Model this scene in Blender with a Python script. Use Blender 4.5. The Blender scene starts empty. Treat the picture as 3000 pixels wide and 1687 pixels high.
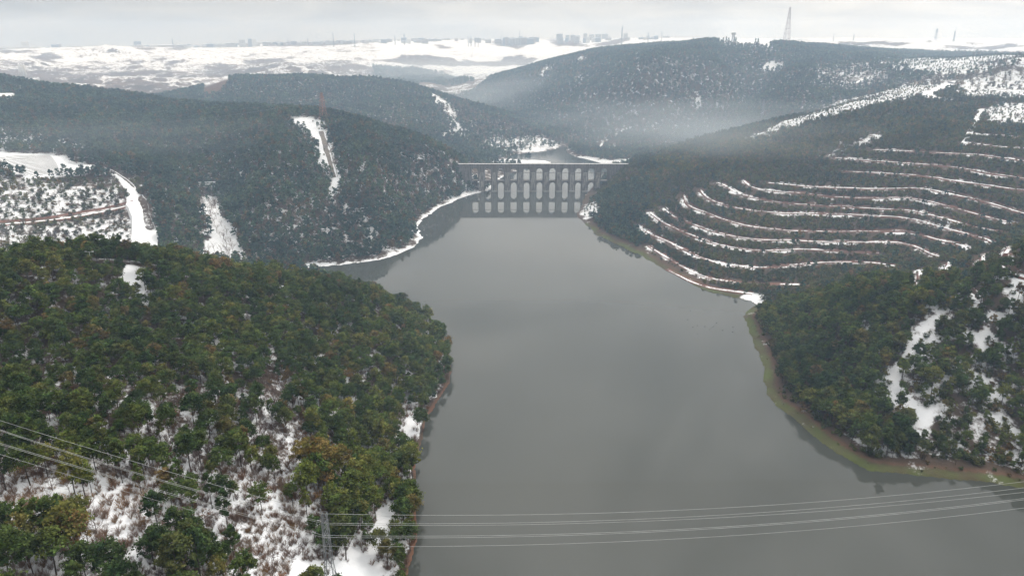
import bpy, math, random
import numpy as np
from mathutils import Vector

R = math.radians
random.seed(7)
rng = np.random.default_rng(7)
scene = bpy.context.scene
COL = scene.collection

# ------------------------------------------------------------------ camera
EYE, FPX, CU, CV = 200.0, 2142.0, 1500.0, 843.5
PITCH = math.atan((CV - 100.0) / FPX)
cam_data = bpy.data.cameras.new('camera')
cam_data.sensor_width = 36.0
cam_data.lens = 36.0 * FPX / 3000.0
cam_data.clip_start = 1.0
cam_data.clip_end = 40000.0
cam = bpy.data.objects.new('camera', cam_data)
cam.location = (0, 0, EYE)
cam.rotation_euler = (math.pi / 2 - PITCH, 0, 0)
COL.objects.link(cam)
scene.camera = cam

# ------------------------------------------------------------------ sky, sun, exposure
SUN_AZ, SUN_EL = R(52), R(54)          # azimuth to the right of the view direction
SUN_DIR = Vector((math.sin(SUN_AZ) * math.cos(SUN_EL), math.cos(SUN_AZ) * math.cos(SUN_EL), math.sin(SUN_EL)))
world = bpy.data.worlds.new('World')
scene.world = world
world.use_nodes = True
wt = world.node_tree
for n in list(wt.nodes):
    wt.nodes.remove(n)


def mk(tree, typ, **kw):
    n = tree.nodes.new(typ)
    for k, v in kw.items():
        setattr(n, k, v)
    return n


def lk(tree, a, b):
    tree.links.new(a, b)


def mth(tree, op, a, b=None, c=None, clamp=False):
    n = mk(tree, 'ShaderNodeMath', operation=op, use_clamp=clamp)
    for i, x in enumerate((a, b, c)):
        if x is None:
            continue
        if isinstance(x, (int, float)):
            n.inputs[i].default_value = x
        else:
            lk(tree, x, n.inputs[i])
    return n.outputs[0]


def mixc(tree, fac, a, b, blend='MIX'):
    n = mk(tree, 'ShaderNodeMix', data_type='RGBA', blend_type=blend)
    for i, x in ((0, fac), (6, a), (7, b)):
        if isinstance(x, (int, float)):
            n.inputs[i].default_value = x
        elif isinstance(x, tuple):
            n.inputs[i].default_value = x if len(x) == 4 else (*x, 1.0)
        else:
            lk(tree, x, n.inputs[i])
    return n.outputs[2]


def sstep(tree, x, lo, hi):
    n = mk(tree, 'ShaderNodeMapRange', interpolation_type='SMOOTHSTEP')
    lk(tree, x, n.inputs[0])
    n.inputs[1].default_value, n.inputs[2].default_value = lo, hi
    return n.outputs[0]


w_out = mk(wt, 'ShaderNodeOutputWorld')
w_bg = mk(wt, 'ShaderNodeBackground')
w_bg.inputs[1].default_value = 0.1
w_sky = mk(wt, 'ShaderNodeTexSky', sky_type='NISHITA', sun_disc=False)
w_sky.sun_elevation = SUN_EL
w_sky.sun_rotation = SUN_AZ
w_sky.dust_density = 3.0
w_tc = mk(wt, 'ShaderNodeTexCoord')
w_sep = mk(wt, 'ShaderNodeSeparateXYZ')
lk(wt, w_tc.outputs['Generated'], w_sep.inputs[0])
zc = mth(wt, 'MAXIMUM', w_sep.outputs[2], 0.0)
den = mth(wt, 'ADD', zc, 0.16)
w_cmb = mk(wt, 'ShaderNodeCombineXYZ')
lk(wt, mth(wt, 'DIVIDE', w_sep.outputs[0], den), w_cmb.inputs[0])
lk(wt, mth(wt, 'DIVIDE', w_sep.outputs[1], den), w_cmb.inputs[1])
w_noise = mk(wt, 'ShaderNodeTexNoise')
w_noise.inputs['Scale'].default_value = 1.3
w_noise.inputs['Detail'].default_value = 5.0
w_noise.inputs['Roughness'].default_value = 0.55
w_noise.inputs['Distortion'].default_value = 0.4
lk(wt, w_cmb.outputs[0], w_noise.inputs['Vector'])
cloud = sstep(wt, w_noise.outputs[0], 0.3, 0.7)
w_dot = mk(wt, 'ShaderNodeVectorMath', operation='DOT_PRODUCT')
lk(wt, w_tc.outputs['Generated'], w_dot.inputs[0])
w_dot.inputs[1].default_value = SUN_DIR
glow = mth(wt, 'POWER', mth(wt, 'MAXIMUM', w_dot.outputs['Value'], 0.0), 1.5)
lum = mth(wt, 'MULTIPLY_ADD', zc, 1.15, 1.0)                    # overcast sky: brighter overhead
lum = mth(wt, 'MULTIPLY', lum, mth(wt, 'MULTIPLY_ADD', glow, 1.4, 0.76))
lum = mth(wt, 'MULTIPLY', lum, mth(wt, 'ADD', mth(wt, 'MULTIPLY', mth(wt, 'SUBTRACT', cloud, 0.5), mth(wt, 'MULTIPLY_ADD', zc, 1.5, 0.22)), 1.0))
cl_col = mixc(wt, cloud, (0.95, 0.97, 1.0), (1.0, 0.995, 0.98))
cl_lum = mixc(wt, 1.0, cl_col, (4.6, 4.56, 4.45), 'MULTIPLY')
w_sc = mk(wt, 'ShaderNodeVectorMath', operation='SCALE')
lk(wt, cl_lum, w_sc.inputs[0])
lk(wt, lum, w_sc.inputs['Scale'])
w_fin = mixc(wt, 0.94, w_sky.outputs[0], w_sc.outputs[0])
lk(wt, w_fin, w_bg.inputs[0])
lk(wt, w_bg.outputs[0], w_out.inputs[0])

sun_data = bpy.data.lights.new('sun', 'SUN')
sun_data.energy = 1.2
sun_data.angle = R(18)
sun_data.color = (1.0, 0.96, 0.9)
sun = bpy.data.objects.new('sun', sun_data)
sun.rotation_euler = (-SUN_DIR).to_track_quat('-Z', 'Y').to_euler()
sun.location = (300, 0, 600)
COL.objects.link(sun)

scene.view_settings.view_transform = 'Standard'
scene.view_settings.look = 'None'
scene.view_settings.exposure = 0.47
scene.view_settings.gamma = 1.0
scene.view_settings.use_curve_mapping = False
cy = scene.cycles
cy.max_bounces = 4
cy.diffuse_bounces = 2
cy.glossy_bounces = 2
cy.transmission_bounces = 0
cy.transparent_max_bounces = 4
cy.volume_bounces = 1
cy.volume_step_rate = 3.0
cy.volume_max_steps = 24
cy.use_denoising = True
cy.use_adaptive_sampling = True
cy.adaptive_threshold = 0.015
cy.caustics_reflective = False
cy.caustics_refractive = False

# ------------------------------------------------------------------ small helpers
SP, CP = math.sin(PITCH), math.cos(PITCH)


def ray(u, v):
    a, b = (u - CU) / FPX, (CV - v) / FPX
    return a, CP + b * SP, b * CP - SP


def at_z(u, v, z=0.0):
    dx, dy, dz = ray(u, v)
    t = (EYE - z) / -dz
    return (dx * t, dy * t, z)


def at_d(u, v, d, h=0.0):
    dx, dy, dz = ray(u, v)
    t = d / math.hypot(dx, dy)
    return (dx * t, dy * t, EYE + dz * t - h)


def project(x, y, z):
    zc_ = y * CP - (z - EYE) * SP
    up = y * SP + (z - EYE) * CP
    return CU + FPX * x / zc_, CV - FPX * up / zc_


def tag(o, label=None, cat=None, group=None, kind=None):
    if label: o['label'] = label
    if cat: o['category'] = cat
    if group: o['group'] = group
    if kind: o['kind'] = kind
    return o


def link(name, me, parent=None, mats=()):
    o = bpy.data.objects.new(name, me)
    COL.objects.link(o)
    if parent is not None:
        o.parent = parent
    if me is not None:
        for m in mats:
            if m.name not in [s.name for s in me.materials if s]:
                me.materials.append(m)
    return o


def empty(name, loc=(0, 0, 0), rz=0.0):
    o = bpy.data.objects.new(name, None)
    o.location = loc
    o.rotation_euler = (0, 0, rz)
    o.empty_display_size = 1
    COL.objects.link(o)
    return o


def np_mesh(name, verts, faces, mat_idx=None, smooth=False):
    """verts (n,3); faces (m,k) array of equal arity."""
    verts = np.asarray(verts, dtype=np.float32)
    faces = np.asarray(faces, dtype=np.int32)
    me = bpy.data.meshes.new(name)
    k = faces.shape[1]
    me.vertices.add(len(verts))
    me.vertices.foreach_set('co', verts.ravel())
    me.loops.add(faces.size)
    me.loops.foreach_set('vertex_index', faces.ravel())
    me.polygons.add(len(faces))
    me.polygons.foreach_set('loop_start', np.arange(len(faces), dtype=np.int32) * k)
    if mat_idx is not None:
        me.polygons.foreach_set('material_index', np.asarray(mat_idx, dtype=np.int32))
    me.polygons.foreach_set('use_smooth', np.full(len(faces), smooth))
    me.update(calc_edges=True)
    me.validate()
    return me


class MB:
    """collects boxes, bars and quads into one mesh."""
    def __init__(self):
        self.v, self.f, self.m = [], [], []

    def add(self, vs, fs, m=0):
        b = len(self.v)
        self.v += [tuple(p) for p in vs]
        self.f += [tuple(b + i for i in f) for f in fs]
        self.m += [m] * len(fs)

    def box(self, c, s, m=0, rz=0.0, top=1.0):
        hx, hy, hz = s[0] / 2, s[1] / 2, s[2] / 2
        ca, sa = math.cos(rz), math.sin(rz)
        vs = []
        for z in (-1, 1):
            k = top if z > 0 else 1.0
            for x, y in ((-1, -1), (1, -1), (1, 1), (-1, 1)):
                px, py = x * hx * k, y * hy * k
                vs.append((c[0] + px * ca - py * sa, c[1] + px * sa + py * ca, c[2] + z * hz))
        self.add(vs, [(3, 2, 1, 0), (4, 5, 6, 7), (0, 1, 5, 4), (1, 2, 6, 5), (2, 3, 7, 6), (3, 0, 4, 7)], m)

    def bar(self, p, q, r0, r1=None, n=4, m=0, cap=False):
        p, q = Vector(p), Vector(q)
        r1 = r0 if r1 is None else r1
        d = (q - p)
        if d.length < 1e-6:
            return
        d.normalize()
        a = d.orthogonal().normalized()
        b = d.cross(a)
        vs = []
        for c, r in ((p, r0), (q, r1)):
            for i in range(n):
                t = 2 * math.pi * (i + 0.5) / n
                vs.append(c + a * (r * math.cos(t)) + b * (r * math.sin(t)))
        fs = [(i, (i + 1) % n, n + (i + 1) % n, n + i) for i in range(n)]
        if cap:
            fs += [tuple(range(n - 1, -1, -1)), tuple(range(n, 2 * n))]
        self.add(vs, fs, m)

    def tube(self, pts, radii, n=5, m=0):
        for i in range(len(pts) - 1):
            self.bar(pts[i], pts[i + 1], radii[i], radii[i + 1], n, m)

    def mesh(self, name, smooth=False):
        me = bpy.data.meshes.new(name)
        me.from_pydata(self.v, [], self.f)
        me.polygons.foreach_set('material_index', np.asarray(self.m, dtype=np.int32))
        if smooth:
            me.polygons.foreach_set('use_smooth', np.full(len(self.f), True))
        me.update()
        return me

    def build(self, name, mats, parent=None, smooth=False):
        return link(name, self.mesh(name, smooth), parent, mats if isinstance(mats, (list, tuple)) else [mats])


def fade(t):
    return t * t * t * (t * (t * 6 - 15) + 10)


_perm = rng.permutation(4096).astype(np.int64)
_gang = rng.uniform(0, 2 * math.pi, 4096)
_gx, _gy = np.cos(_gang), np.sin(_gang)


def gnoise(x, y):
    xi, yi = np.floor(x).astype(np.int64), np.floor(y).astype(np.int64)
    fx, fy = x - xi, y - yi
    ux, uy = fade(fx), fade(fy)

    def g(ix, iy, dx, dy):
        h = _perm[(_perm[ix & 4095] + iy) & 4095]
        return _gx[h] * dx + _gy[h] * dy
    a = g(xi, yi, fx, fy)
    b = g(xi + 1, yi, fx - 1, fy)
    c = g(xi, yi + 1, fx, fy - 1)
    d = g(xi + 1, yi + 1, fx - 1, fy - 1)
    return (a + ux * (b - a)) * (1 - uy) + (c + ux * (d - c)) * uy


def fbm(x, y, wl, octs=4, gain=0.5, off=0.0):
    s, amp, tot = 0.0, 1.0, 0.0
    for o in range(octs):
        f = 2.0 ** o / wl
        s = s + amp * gnoise(x * f + off + 17.3 * o, y * f + off * 1.7 + 9.1 * o)
        tot += amp
        amp *= gain
    return s / tot * 1.6


def smooth01(x, lo, hi):
    t = np.clip((x - lo) / (hi - lo), 0, 1)
    return t * t * (3 - 2 * t)


def in_poly(px, py, poly):
    inside = np.zeros(px.shape, bool)
    x0, y0 = poly.min(0)
    x1, y1 = poly.max(0)
    box = (px >= x0) & (px <= x1) & (py >= y0) & (py <= y1)
    if not box.any():
        return inside
    qx, qy = px[box], py[box]
    ins = np.zeros(qx.shape, bool)
    n = len(poly)
    for i in range(n):
        ax, ay = poly[i]
        bx, by = poly[(i + 1) % n]
        if ay == by:
            continue
        c = ((ay > qy) != (by > qy)) & (qx < (bx - ax) * (qy - ay) / (by - ay) + ax)
        ins ^= c
    inside[box] = ins
    return inside


def seg_dist(px, py, line, closed=False, reach=None):
    """distance from points to a polyline (n,2); also the signed side (+ = left of travel) of the nearest segment."""
    best = np.full(px.shape, 1e9)
    n = len(line)
    for i in range(n if closed else n - 1):
        ax, ay = line[i]
        bx, by = line[(i + 1) % n]
        ex, ey = bx - ax, by - ay
        l2 = ex * ex + ey * ey + 1e-9
        t = np.clip(((px - ax) * ex + (py - ay) * ey) / l2, 0, 1)
        d = (px - ax - t * ex) ** 2 + (py - ay - t * ey) ** 2
        np.minimum(best, d, out=best)
    return np.sqrt(best)


# ------------------------------------------------------------------ materials
def new_mat(name):
    m = bpy.data.materials.new(name)
    m.use_nodes = True
    t = m.node_tree
    for n in list(t.nodes):
        t.nodes.remove(n)
    return m, t, mk(t, 'ShaderNodeOutputMaterial')


def simple_mat(name, col, rough=0.8, var=0.15, scale=0.5, metallic=0.0, spec=0.3, detail=4.0):
    m, t, out = new_mat(name)
    b = mk(t, 'ShaderNodeBsdfPrincipled')
    g = mk(t, 'ShaderNodeNewGeometry')
    nz = mk(t, 'ShaderNodeTexNoise')
    nz.inputs['Scale'].default_value = scale
    nz.inputs['Detail'].default_value = detail
    lk(t, g.outputs['Position'], nz.inputs['Vector'])
    lo = tuple(max(0.0, c * (1 - var)) for c in col)
    hi = tuple(min(1.0, c * (1 + var)) for c in col)
    c = mixc(t, sstep(t, nz.outputs[0], 0.3, 0.7), lo, hi)
    lk(t, c, b.inputs['Base Color'])
    b.inputs['Roughness'].default_value = rough
    b.inputs['Metallic'].default_value = metallic
    b.inputs['Specular IOR Level'].default_value = spec
    lk(t, b.outputs[0], out.inputs[0])
    return m


SNOW = (0.79, 0.80, 0.82)
M = {}
M['snow'] = simple_mat('snow', (0.86, 0.87, 0.89), 0.9, 0.03, 0.3)
M['steel'] = simple_mat('galvanised_steel', (0.22, 0.23, 0.24), 0.6, 0.2, 0.4, 0.2)
M['wire'] = simple_mat('aluminium_wire', (0.44, 0.45, 0.44), 0.5, 0.1, 0.2, 0.1)
M['redsteel'] = simple_mat('red_primer_steel', (0.30, 0.15, 0.10), 0.8, 0.25, 0.1)
M['maststeel'] = simple_mat('mast_steel', (0.30, 0.20, 0.20), 0.8, 0.3, 0.05)
M['farsteel'] = simple_mat('far_pylon_steel', (0.16, 0.17, 0.19), 0.8, 0.15, 0.05)
M['bark'] = simple_mat('bark', (0.075, 0.06, 0.05), 0.95, 0.3, 0.8)
M['twig'] = simple_mat('bare_twigs', (0.165, 0.125, 0.108), 0.95, 0.3, 0.25)
M['whitelamp'] = simple_mat('lamp_enamel', (0.75, 0.76, 0.75), 0.5, 0.05, 1.0)
M['concrete'] = simple_mat('concrete', (0.30, 0.29, 0.27), 0.9, 0.2, 0.3)
M['redearth'] = simple_mat('red_earth', (0.17, 0.085, 0.06), 0.95, 0.3, 0.2)
M['brownroad'] = simple_mat('muddy_track', (0.17, 0.145, 0.12), 0.95, 0.25, 0.2)


def foliage_mat(name, ramp, pos_scale=0.02, pos_var=0.5):
    m, t, out = new_mat(name)
    oi = mk(t, 'ShaderNodeObjectInfo')
    cr = mk(t, 'ShaderNodeValToRGB')
    e = cr.color_ramp.elements
    while len(e) > 1:
        e.remove(e[-1])
    e[0].position, e[0].color = ramp[0][0], (*ramp[0][1], 1)
    for p, c in ramp[1:]:
        k = e.new(p)
        k.color = (*c, 1)
    lk(t, oi.outputs['Random'], cr.inputs[0])
    g = mk(t, 'ShaderNodeNewGeometry')
    nz = mk(t, 'ShaderNodeTexNoise')
    nz.inputs['Scale'].default_value = pos_scale
    nz.inputs['Detail'].default_value = 3
    lk(t, g.outputs['Position'], nz.inputs['Vector'])
    nf = mk(t, 'ShaderNodeTexNoise')
    nf.inputs['Scale'].default_value = 1.1
    nf.inputs['Detail'].default_value = 2
    lk(t, g.outputs['Position'], nf.inputs['Vector'])
    tn = mk(t, 'ShaderNodeAttribute', attribute_name='tone')
    tint = mixc(t, 1.0, cr.outputs[0], tn.outputs['Color'], 'MULTIPLY')
    warm = mixc(t, 1.0, tint, (1.18, 1.1, 0.82), 'MULTIPLY')
    c = mixc(t, mth(t, 'MULTIPLY', sstep(t, nz.outputs[0], 0.42, 0.62), pos_var), tint, warm)
    ns_ = mk(t, 'ShaderNodeTexNoise')                      # stands of different age and species
    ns_.inputs['Scale'].default_value = 0.022
    ns_.inputs['Detail'].default_value = 4
    ns_.inputs['Roughness'].default_value = 0.6
    lk(t, g.outputs['Position'], ns_.inputs['Vector'])
    c = mixc(t, sstep(t, ns_.outputs[0], 0.36, 0.64), mixc(t, 1.0, c, (0.72, 0.76, 0.84), 'MULTIPLY'), mixc(t, 1.0, c, (1.36, 1.28, 1.08), 'MULTIPLY'))
    c2 = mixc(t, 1.0, c, (1.5, 1.5, 1.4), 'MULTIPLY')
    c = mixc(t, sstep(t, nf.outputs[0], 0.35, 0.75), c, c2)
    d = mk(t, 'ShaderNodeBsdfDiffuse')
    lk(t, c, d.inputs[0])
    tr = mk(t, 'ShaderNodeBsdfTranslucent')
    lk(t, c, tr.inputs[0])
    mx = mk(t, 'ShaderNodeMixShader')
    mx.inputs[0].default_value = 0.25
    lk(t, d.outputs[0], mx.inputs[1])
    lk(t, tr.outputs[0], mx.inputs[2])
    lk(t, mx.outputs[0], out.inputs[0])
    return m


M['pine'] = foliage_mat('pine_needles', [(0.0, (0.034, 0.058, 0.023)), (0.35, (0.052, 0.081, 0.028)), (0.7, (0.073, 0.098, 0.031)),
                                         (0.92, (0.094, 0.104, 0.036)), (0.985, (0.118, 0.088, 0.042))])
M['pinefar'] = foliage_mat('haze_tinted_needles', [(0.0, (0.030, 0.062, 0.056)), (0.5, (0.048, 0.086, 0.070)), (0.85, (0.072, 0.102, 0.072)),
                                                (0.95, (0.100, 0.080, 0.055))], 0.01)  # blue of the hazy distance is put into the needle colour
M['scrub'] = foliage_mat('scrub_leaves', [(0.0, (0.045, 0.062, 0.031)), (0.45, (0.062, 0.081, 0.034)), (0.8, (0.085, 0.092, 0.041)),
                                          (0.95, (0.119, 0.088, 0.052))], 0.015)
M['rust'] = foliage_mat('dry_oak_leaves', [(0.0, (0.13, 0.060, 0.028)), (0.5, (0.17, 0.085, 0.035)), (0.9, (0.20, 0.13, 0.045))])
M['thicket'] = foliage_mat('bare_thicket', [(0.0, (0.150, 0.092, 0.075)), (0.4, (0.205, 0.145, 0.128)), (0.7, (0.23, 0.185, 0.17)), (0.82, (0.19, 0.10, 0.065)), (0.95, (0.20, 0.125, 0.06))])
M['browncrown'] = foliage_mat('leafless_crowns', [(0.0, (0.078, 0.072, 0.064)), (0.5, (0.100, 0.088, 0.076)), (0.9, (0.125, 0.105, 0.090))])

# terrain material: R snow cover, G grass, B red earth, A bare rock (steep faces shed snow)
mt, tt, t_out = new_mat('hill_ground')
at = mk(tt, 'ShaderNodeAttribute', attribute_name='ground')
sp = mk(tt, 'ShaderNodeSeparateColor')
lk(tt, at.outputs['Color'], sp.inputs[0])
geo = mk(tt, 'ShaderNodeNewGeometry')


def tnoise(scale, detail=5.0, rough=0.6, vec=None):
    n = mk(tt, 'ShaderNodeTexNoise')
    n.inputs['Scale'].default_value = scale
    n.inputs['Detail'].default_value = detail
    n.inputs['Roughness'].default_value = rough
    lk(tt, vec if vec is not None else geo.outputs['Position'], n.inputs['Vector'])
    return n.outputs[0]


n_fine, n_mid, n_big = tnoise(0.45, 8, 0.78), tnoise(0.09, 5, 0.65), tnoise(0.012, 6, 0.62)
nrm = mk(tt, 'ShaderNodeSeparateXYZ')
lk(tt, geo.outputs['Normal'], nrm.inputs[0])
steep = sstep(tt, mth(tt, 'SUBTRACT', 1.0, nrm.outputs[2]), 0.022, 0.11)
breakup = mth(tt, 'ADD', mth(tt, 'MULTIPLY', mth(tt, 'SUBTRACT', n_fine, 0.5), 0.9), mth(tt, 'MULTIPLY', mth(tt, 'SUBTRACT', n_mid, 0.5), 1.3))
sn = mth(tt, 'ADD', sp.outputs[0], breakup)
sn = mth(tt, 'SUBTRACT', sn, mth(tt, 'MULTIPLY', mth(tt, 'MULTIPLY', at.outputs['Alpha'], steep), mth(tt, 'MULTIPLY_ADD', n_mid, 1.2, 0.25)))
sn = mth(tt, 'SUBTRACT', sn, mth(tt, 'MULTIPLY', at.outputs['Alpha'], mth(tt, 'MULTIPLY', sstep(tt, n_big, 0.52, 0.72), 0.55)))
sn = mth(tt, 'ADD', sn, mth(tt, 'MULTIPLY', at.outputs['Alpha'], mth(tt, 'MULTIPLY', mth(tt, 'SUBTRACT', tnoise(0.03, 4, 0.6), 0.5), 1.0)))
snow_f = sstep(tt, sn, 0.40, 0.62)
soil = mixc(tt, n_mid, (0.060, 0.045, 0.034), (0.135, 0.100, 0.078))
rock = mixc(tt, sstep(tt, n_big, 0.35, 0.65), (0.10, 0.085, 0.080), (0.17, 0.125, 0.105))
soil = mixc(tt, at.outputs['Alpha'], soil, rock)
soil = mixc(tt, sp.outputs[1], soil, mixc(tt, n_fine, (0.070, 0.088, 0.036), (0.125, 0.140, 0.058)))
soil = mixc(tt, sp.outputs[2], soil, mixc(tt, n_mid, (0.11, 0.062, 0.045), (0.20, 0.108, 0.074)))
dirty = mth(tt, 'MULTIPLY', at.outputs['Alpha'], sstep(tt, mth(tt, 'ADD', mth(tt, 'MULTIPLY', n_mid, 0.5), mth(tt, 'MULTIPLY', n_big, 0.5)), 0.40, 0.66))
snow_c = mixc(tt, mth(tt, 'MULTIPLY', dirty, 0.55), SNOW, (0.42, 0.40, 0.40))
gcol = mixc(tt, snow_f, soil, snow_c)
gb = mk(tt, 'ShaderNodeBsdfDiffuse')
gb.inputs['Roughness'].default_value = 0.5
bump = mk(tt, 'ShaderNodeBump')
bump.inputs['Strength'].default_value = 0.5
bump.inputs['Distance'].default_value = 1.2
lk(tt, n_fine, bump.inputs['Height'])
lk(tt, gcol, gb.inputs[0])
lk(tt, bump.outputs[0], gb.inputs['Normal'])
lk(tt, gb.outputs[0], t_out.inputs[0])
M['ground'] = mt


def broken_snow_mat(name, base, cover, scale=0.35):
    """snow lying in a broken sheet over bare earth."""
    m, t, out = new_mat(name)
    g = mk(t, 'ShaderNodeNewGeometry')
    a = mk(t, 'ShaderNodeTexNoise')
    a.inputs['Scale'].default_value = scale
    a.inputs['Detail'].default_value = 5
    a.inputs['Roughness'].default_value = 0.7
    lk(t, g.outputs['Position'], a.inputs['Vector'])
    b2 = mk(t, 'ShaderNodeTexNoise')
    b2.inputs['Scale'].default_value = 0.03
    lk(t, g.outputs['Position'], b2.inputs['Vector'])
    s = mth(t, 'ADD', a.outputs[0], mth(t, 'MULTIPLY', mth(t, 'SUBTRACT', b2.outputs[0], 0.5), 1.5))
    f = sstep(t, s, 0.60 - cover * 0.5, 0.72 - cover * 0.5)
    d = mk(t, 'ShaderNodeBsdfDiffuse')
    lk(t, mixc(t, f, mixc(t, a.outputs[0], tuple(c * 0.7 for c in base), tuple(c * 1.3 for c in base)), SNOW), d.inputs[0])
    lk(t, d.outputs[0], out.inputs[0])
    return m


M['bench'] = broken_snow_mat('snowy_bench', (0.15, 0.095, 0.075), 0.52)
M['cut'] = broken_snow_mat('cut_bank_earth', (0.175, 0.09, 0.072), -0.1)
M['roadsnow'] = broken_snow_mat('snowy_road', (0.2, 0.17, 0.15), 0.85)

# water
mw_, t, out = new_mat('lake_water')
b = mk(t, 'ShaderNodeBsdfPrincipled')
b.inputs['Base Color'].default_value = (0.052, 0.056, 0.051, 1)
wz = mk(t, 'ShaderNodeTexNoise')
wz.inputs['Scale'].default_value = 0.006
wz.inputs['Detail'].default_value = 4
b.inputs['IOR'].default_value = 1.35
g = mk(t, 'ShaderNodeNewGeometry')
nz = mk(t, 'ShaderNodeTexNoise')
nz.inputs['Scale'].default_value = 0.5
nz.inputs['Detail'].default_value = 3
lk(t, g.outputs['Position'], nz.inputs['Vector'])
bp = mk(t, 'ShaderNodeBump')
bp.inputs['Strength'].default_value = 0.06
bp.inputs['Distance'].default_value = 0.05
lk(t, g.outputs['Position'], wz.inputs['Vector'])
lk(t, mth(t, 'MULTIPLY_ADD', sstep(t, wz.outputs[0], 0.4, 0.65), 0.10, 0.02), b.inputs['Roughness'])
lk(t, nz.outputs[0], bp.inputs['Height'])
lk(t, bp.outputs[0], b.inputs['Normal'])
lk(t, b.outputs[0], out.inputs[0])
M['water'] = mw_

# ------------------------------------------------------------------ terrain heights
LAKE_PX = [(1180, 1760), (1195, 1665), (1215, 1600), (1222, 1540), (1216, 1400), (1222, 1330), (1240, 1270), (1250, 1220), (1290, 1165), (1320, 1115),
           (1322, 1060), (1308, 1010), (1285, 970), (1245, 935), (1180, 900), (1100, 868), (1020, 838), (950, 810), (895, 792), (905, 783), (1000, 776),
           (1106, 763), (1165, 745), (1211, 724), (1237, 699), (1223, 666), (1240, 640), (1293, 606), (1357, 577), (1415, 561), (1440, 553),
           (1452, 536), (1468, 522), (1505, 505), (1535, 491), (1580, 482), (1618, 477), (1600, 471), (1530, 468), (1500, 465), (1486, 460), (1505, 453),
           (1565, 447), (1620, 439), (1645, 430), (1664, 431), (1657, 440), (1665, 450), (1690, 461), (1730, 470), (1768, 480), (1782, 492), (1765, 515),
           (1742, 540), (1722, 562), (1708, 592), (1690, 627), (1702, 647), (1730, 668), (1752, 690), (1800, 712), (1850, 735), (1900, 762), (1960, 795),
           (2010, 825), (2060, 848), (2110, 862), (2160, 873), (2200, 881), (2214, 893), (2195, 906), (2182, 930), (2185, 955), (2200, 985), (2222, 1030),
           (2238, 1075), (2240, 1115), (2250, 1155), (2270, 1185), (2310, 1215), (2350, 1245), (2380, 1270), (2420, 1305), (2460, 1330), (2510, 1358),
           (2545, 1380), (2600, 1383), (2700, 1392), (2800, 1403), (2900, 1414), (3000, 1430), (3150, 1450), (3400, 1500)]
lake = [at_z(u, v)[:2] for u, v in LAKE_PX]
lake += [(330, 150), (330, 20), (-30, 20), (-45, 120)]
lake = np.array(lake)

CT = []                                               # control points of the ground
for p in [(-300, 700, 420), (0, 705, 420), (200, 702, 430), (350, 712, 430), (420, 728, 430), (600, 742, 440), (700, 767, 445), (900, 792, 452),
          (1050, 828, 462), (1150, 856, 478), (1225, 892, 498)]:
    CT.append(at_d(*p, h=13.5))
for p in [(0, 900, 72), (300, 900, 68), (600, 900, 60), (900, 900, 45), (1100, 950, 25), (0, 1100, 60), (300, 1100, 58), (600, 1100, 50), (900, 1100, 35),
          (1100, 1100, 20), (1230, 1100, 9), (0, 1400, 58), (300, 1400, 52), (600, 1400, 42), (900, 1400, 24), (1100, 1400, 9), (0, 1650, 55), (300, 1650, 47),
          (600, 1650, 35), (800, 1650, 20), (960, 1660, 10), (1100, 1640, 5), (0, 2100, 50), (500, 2100, 36), (900, 2000, 14), (-500, 1100, 64), (-500, 1650, 55),
          # right bank
          (3000, 1200, 15), (3000, 1000, 40), (3000, 850, 60), (3000, 700, 76), (2700, 1300, 5), (2700, 1100, 25), (2700, 900, 48), (2450, 1100, 12),
          (2450, 900, 31), (2300, 920, 13), (3400, 1200, 25), (3400, 900, 65),
          # terraced hill
          (2400, 800, 4), (2400, 768, 8), (2400, 706, 17), (2400, 677, 21), (2400, 625, 31), (2400, 572, 42), (2400, 500, 57), (2400, 462, 66), (2400, 400, 82), (2400, 345, 95),
          (2700, 700, 26), (2700, 650, 35), (2700, 600, 45), (2700, 550, 55), (2700, 500, 66), (2700, 450, 77), (2700, 400, 89), (2700, 350, 100), (2700, 300, 110),
          (3000, 640, 44), (3000, 590, 54), (3000, 550, 62), (3000, 470, 80), (3000, 400, 95), (3000, 320, 111), (3000, 250, 122),
          (2100, 780, 5), (2100, 700, 13), (2100, 650, 21), (2100, 600, 30), (2100, 550, 39), (2100, 500, 49), (2100, 450, 59), (2080, 405, 68),
          (1900, 700, 5), (1900, 640, 12), (1900, 580, 21), (1900, 520, 32), (1900, 470, 43), (1800, 650, 7), (1800, 600, 14), (1800, 550, 19), (1820, 500, 29), (1870, 478, 42),
          # hill left of the aqueduct
          (1100, 650, 20), (1100, 550, 43), (1100, 450, 70), (1250, 550, 18), (1250, 480, 45), (900, 700, 14), (900, 600, 34), (900, 500, 58), (900, 400, 82),
          (650, 740, 7), (650, 600, 25), (600, 545, 38), (770, 600, 40), (770, 450, 75), (450, 600, 46), (450, 500, 62), (450, 400, 80), (450, 340, 89),
          (380, 650, 34), (100, 490, 70), (300, 510, 62), (150, 600, 48), (0, 560, 58), (0, 650, 42), (0, 400, 88), (0, 330, 100), (220, 330, 97), (1350, 520, 22)]:
    CT.append(at_z(*p))
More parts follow.
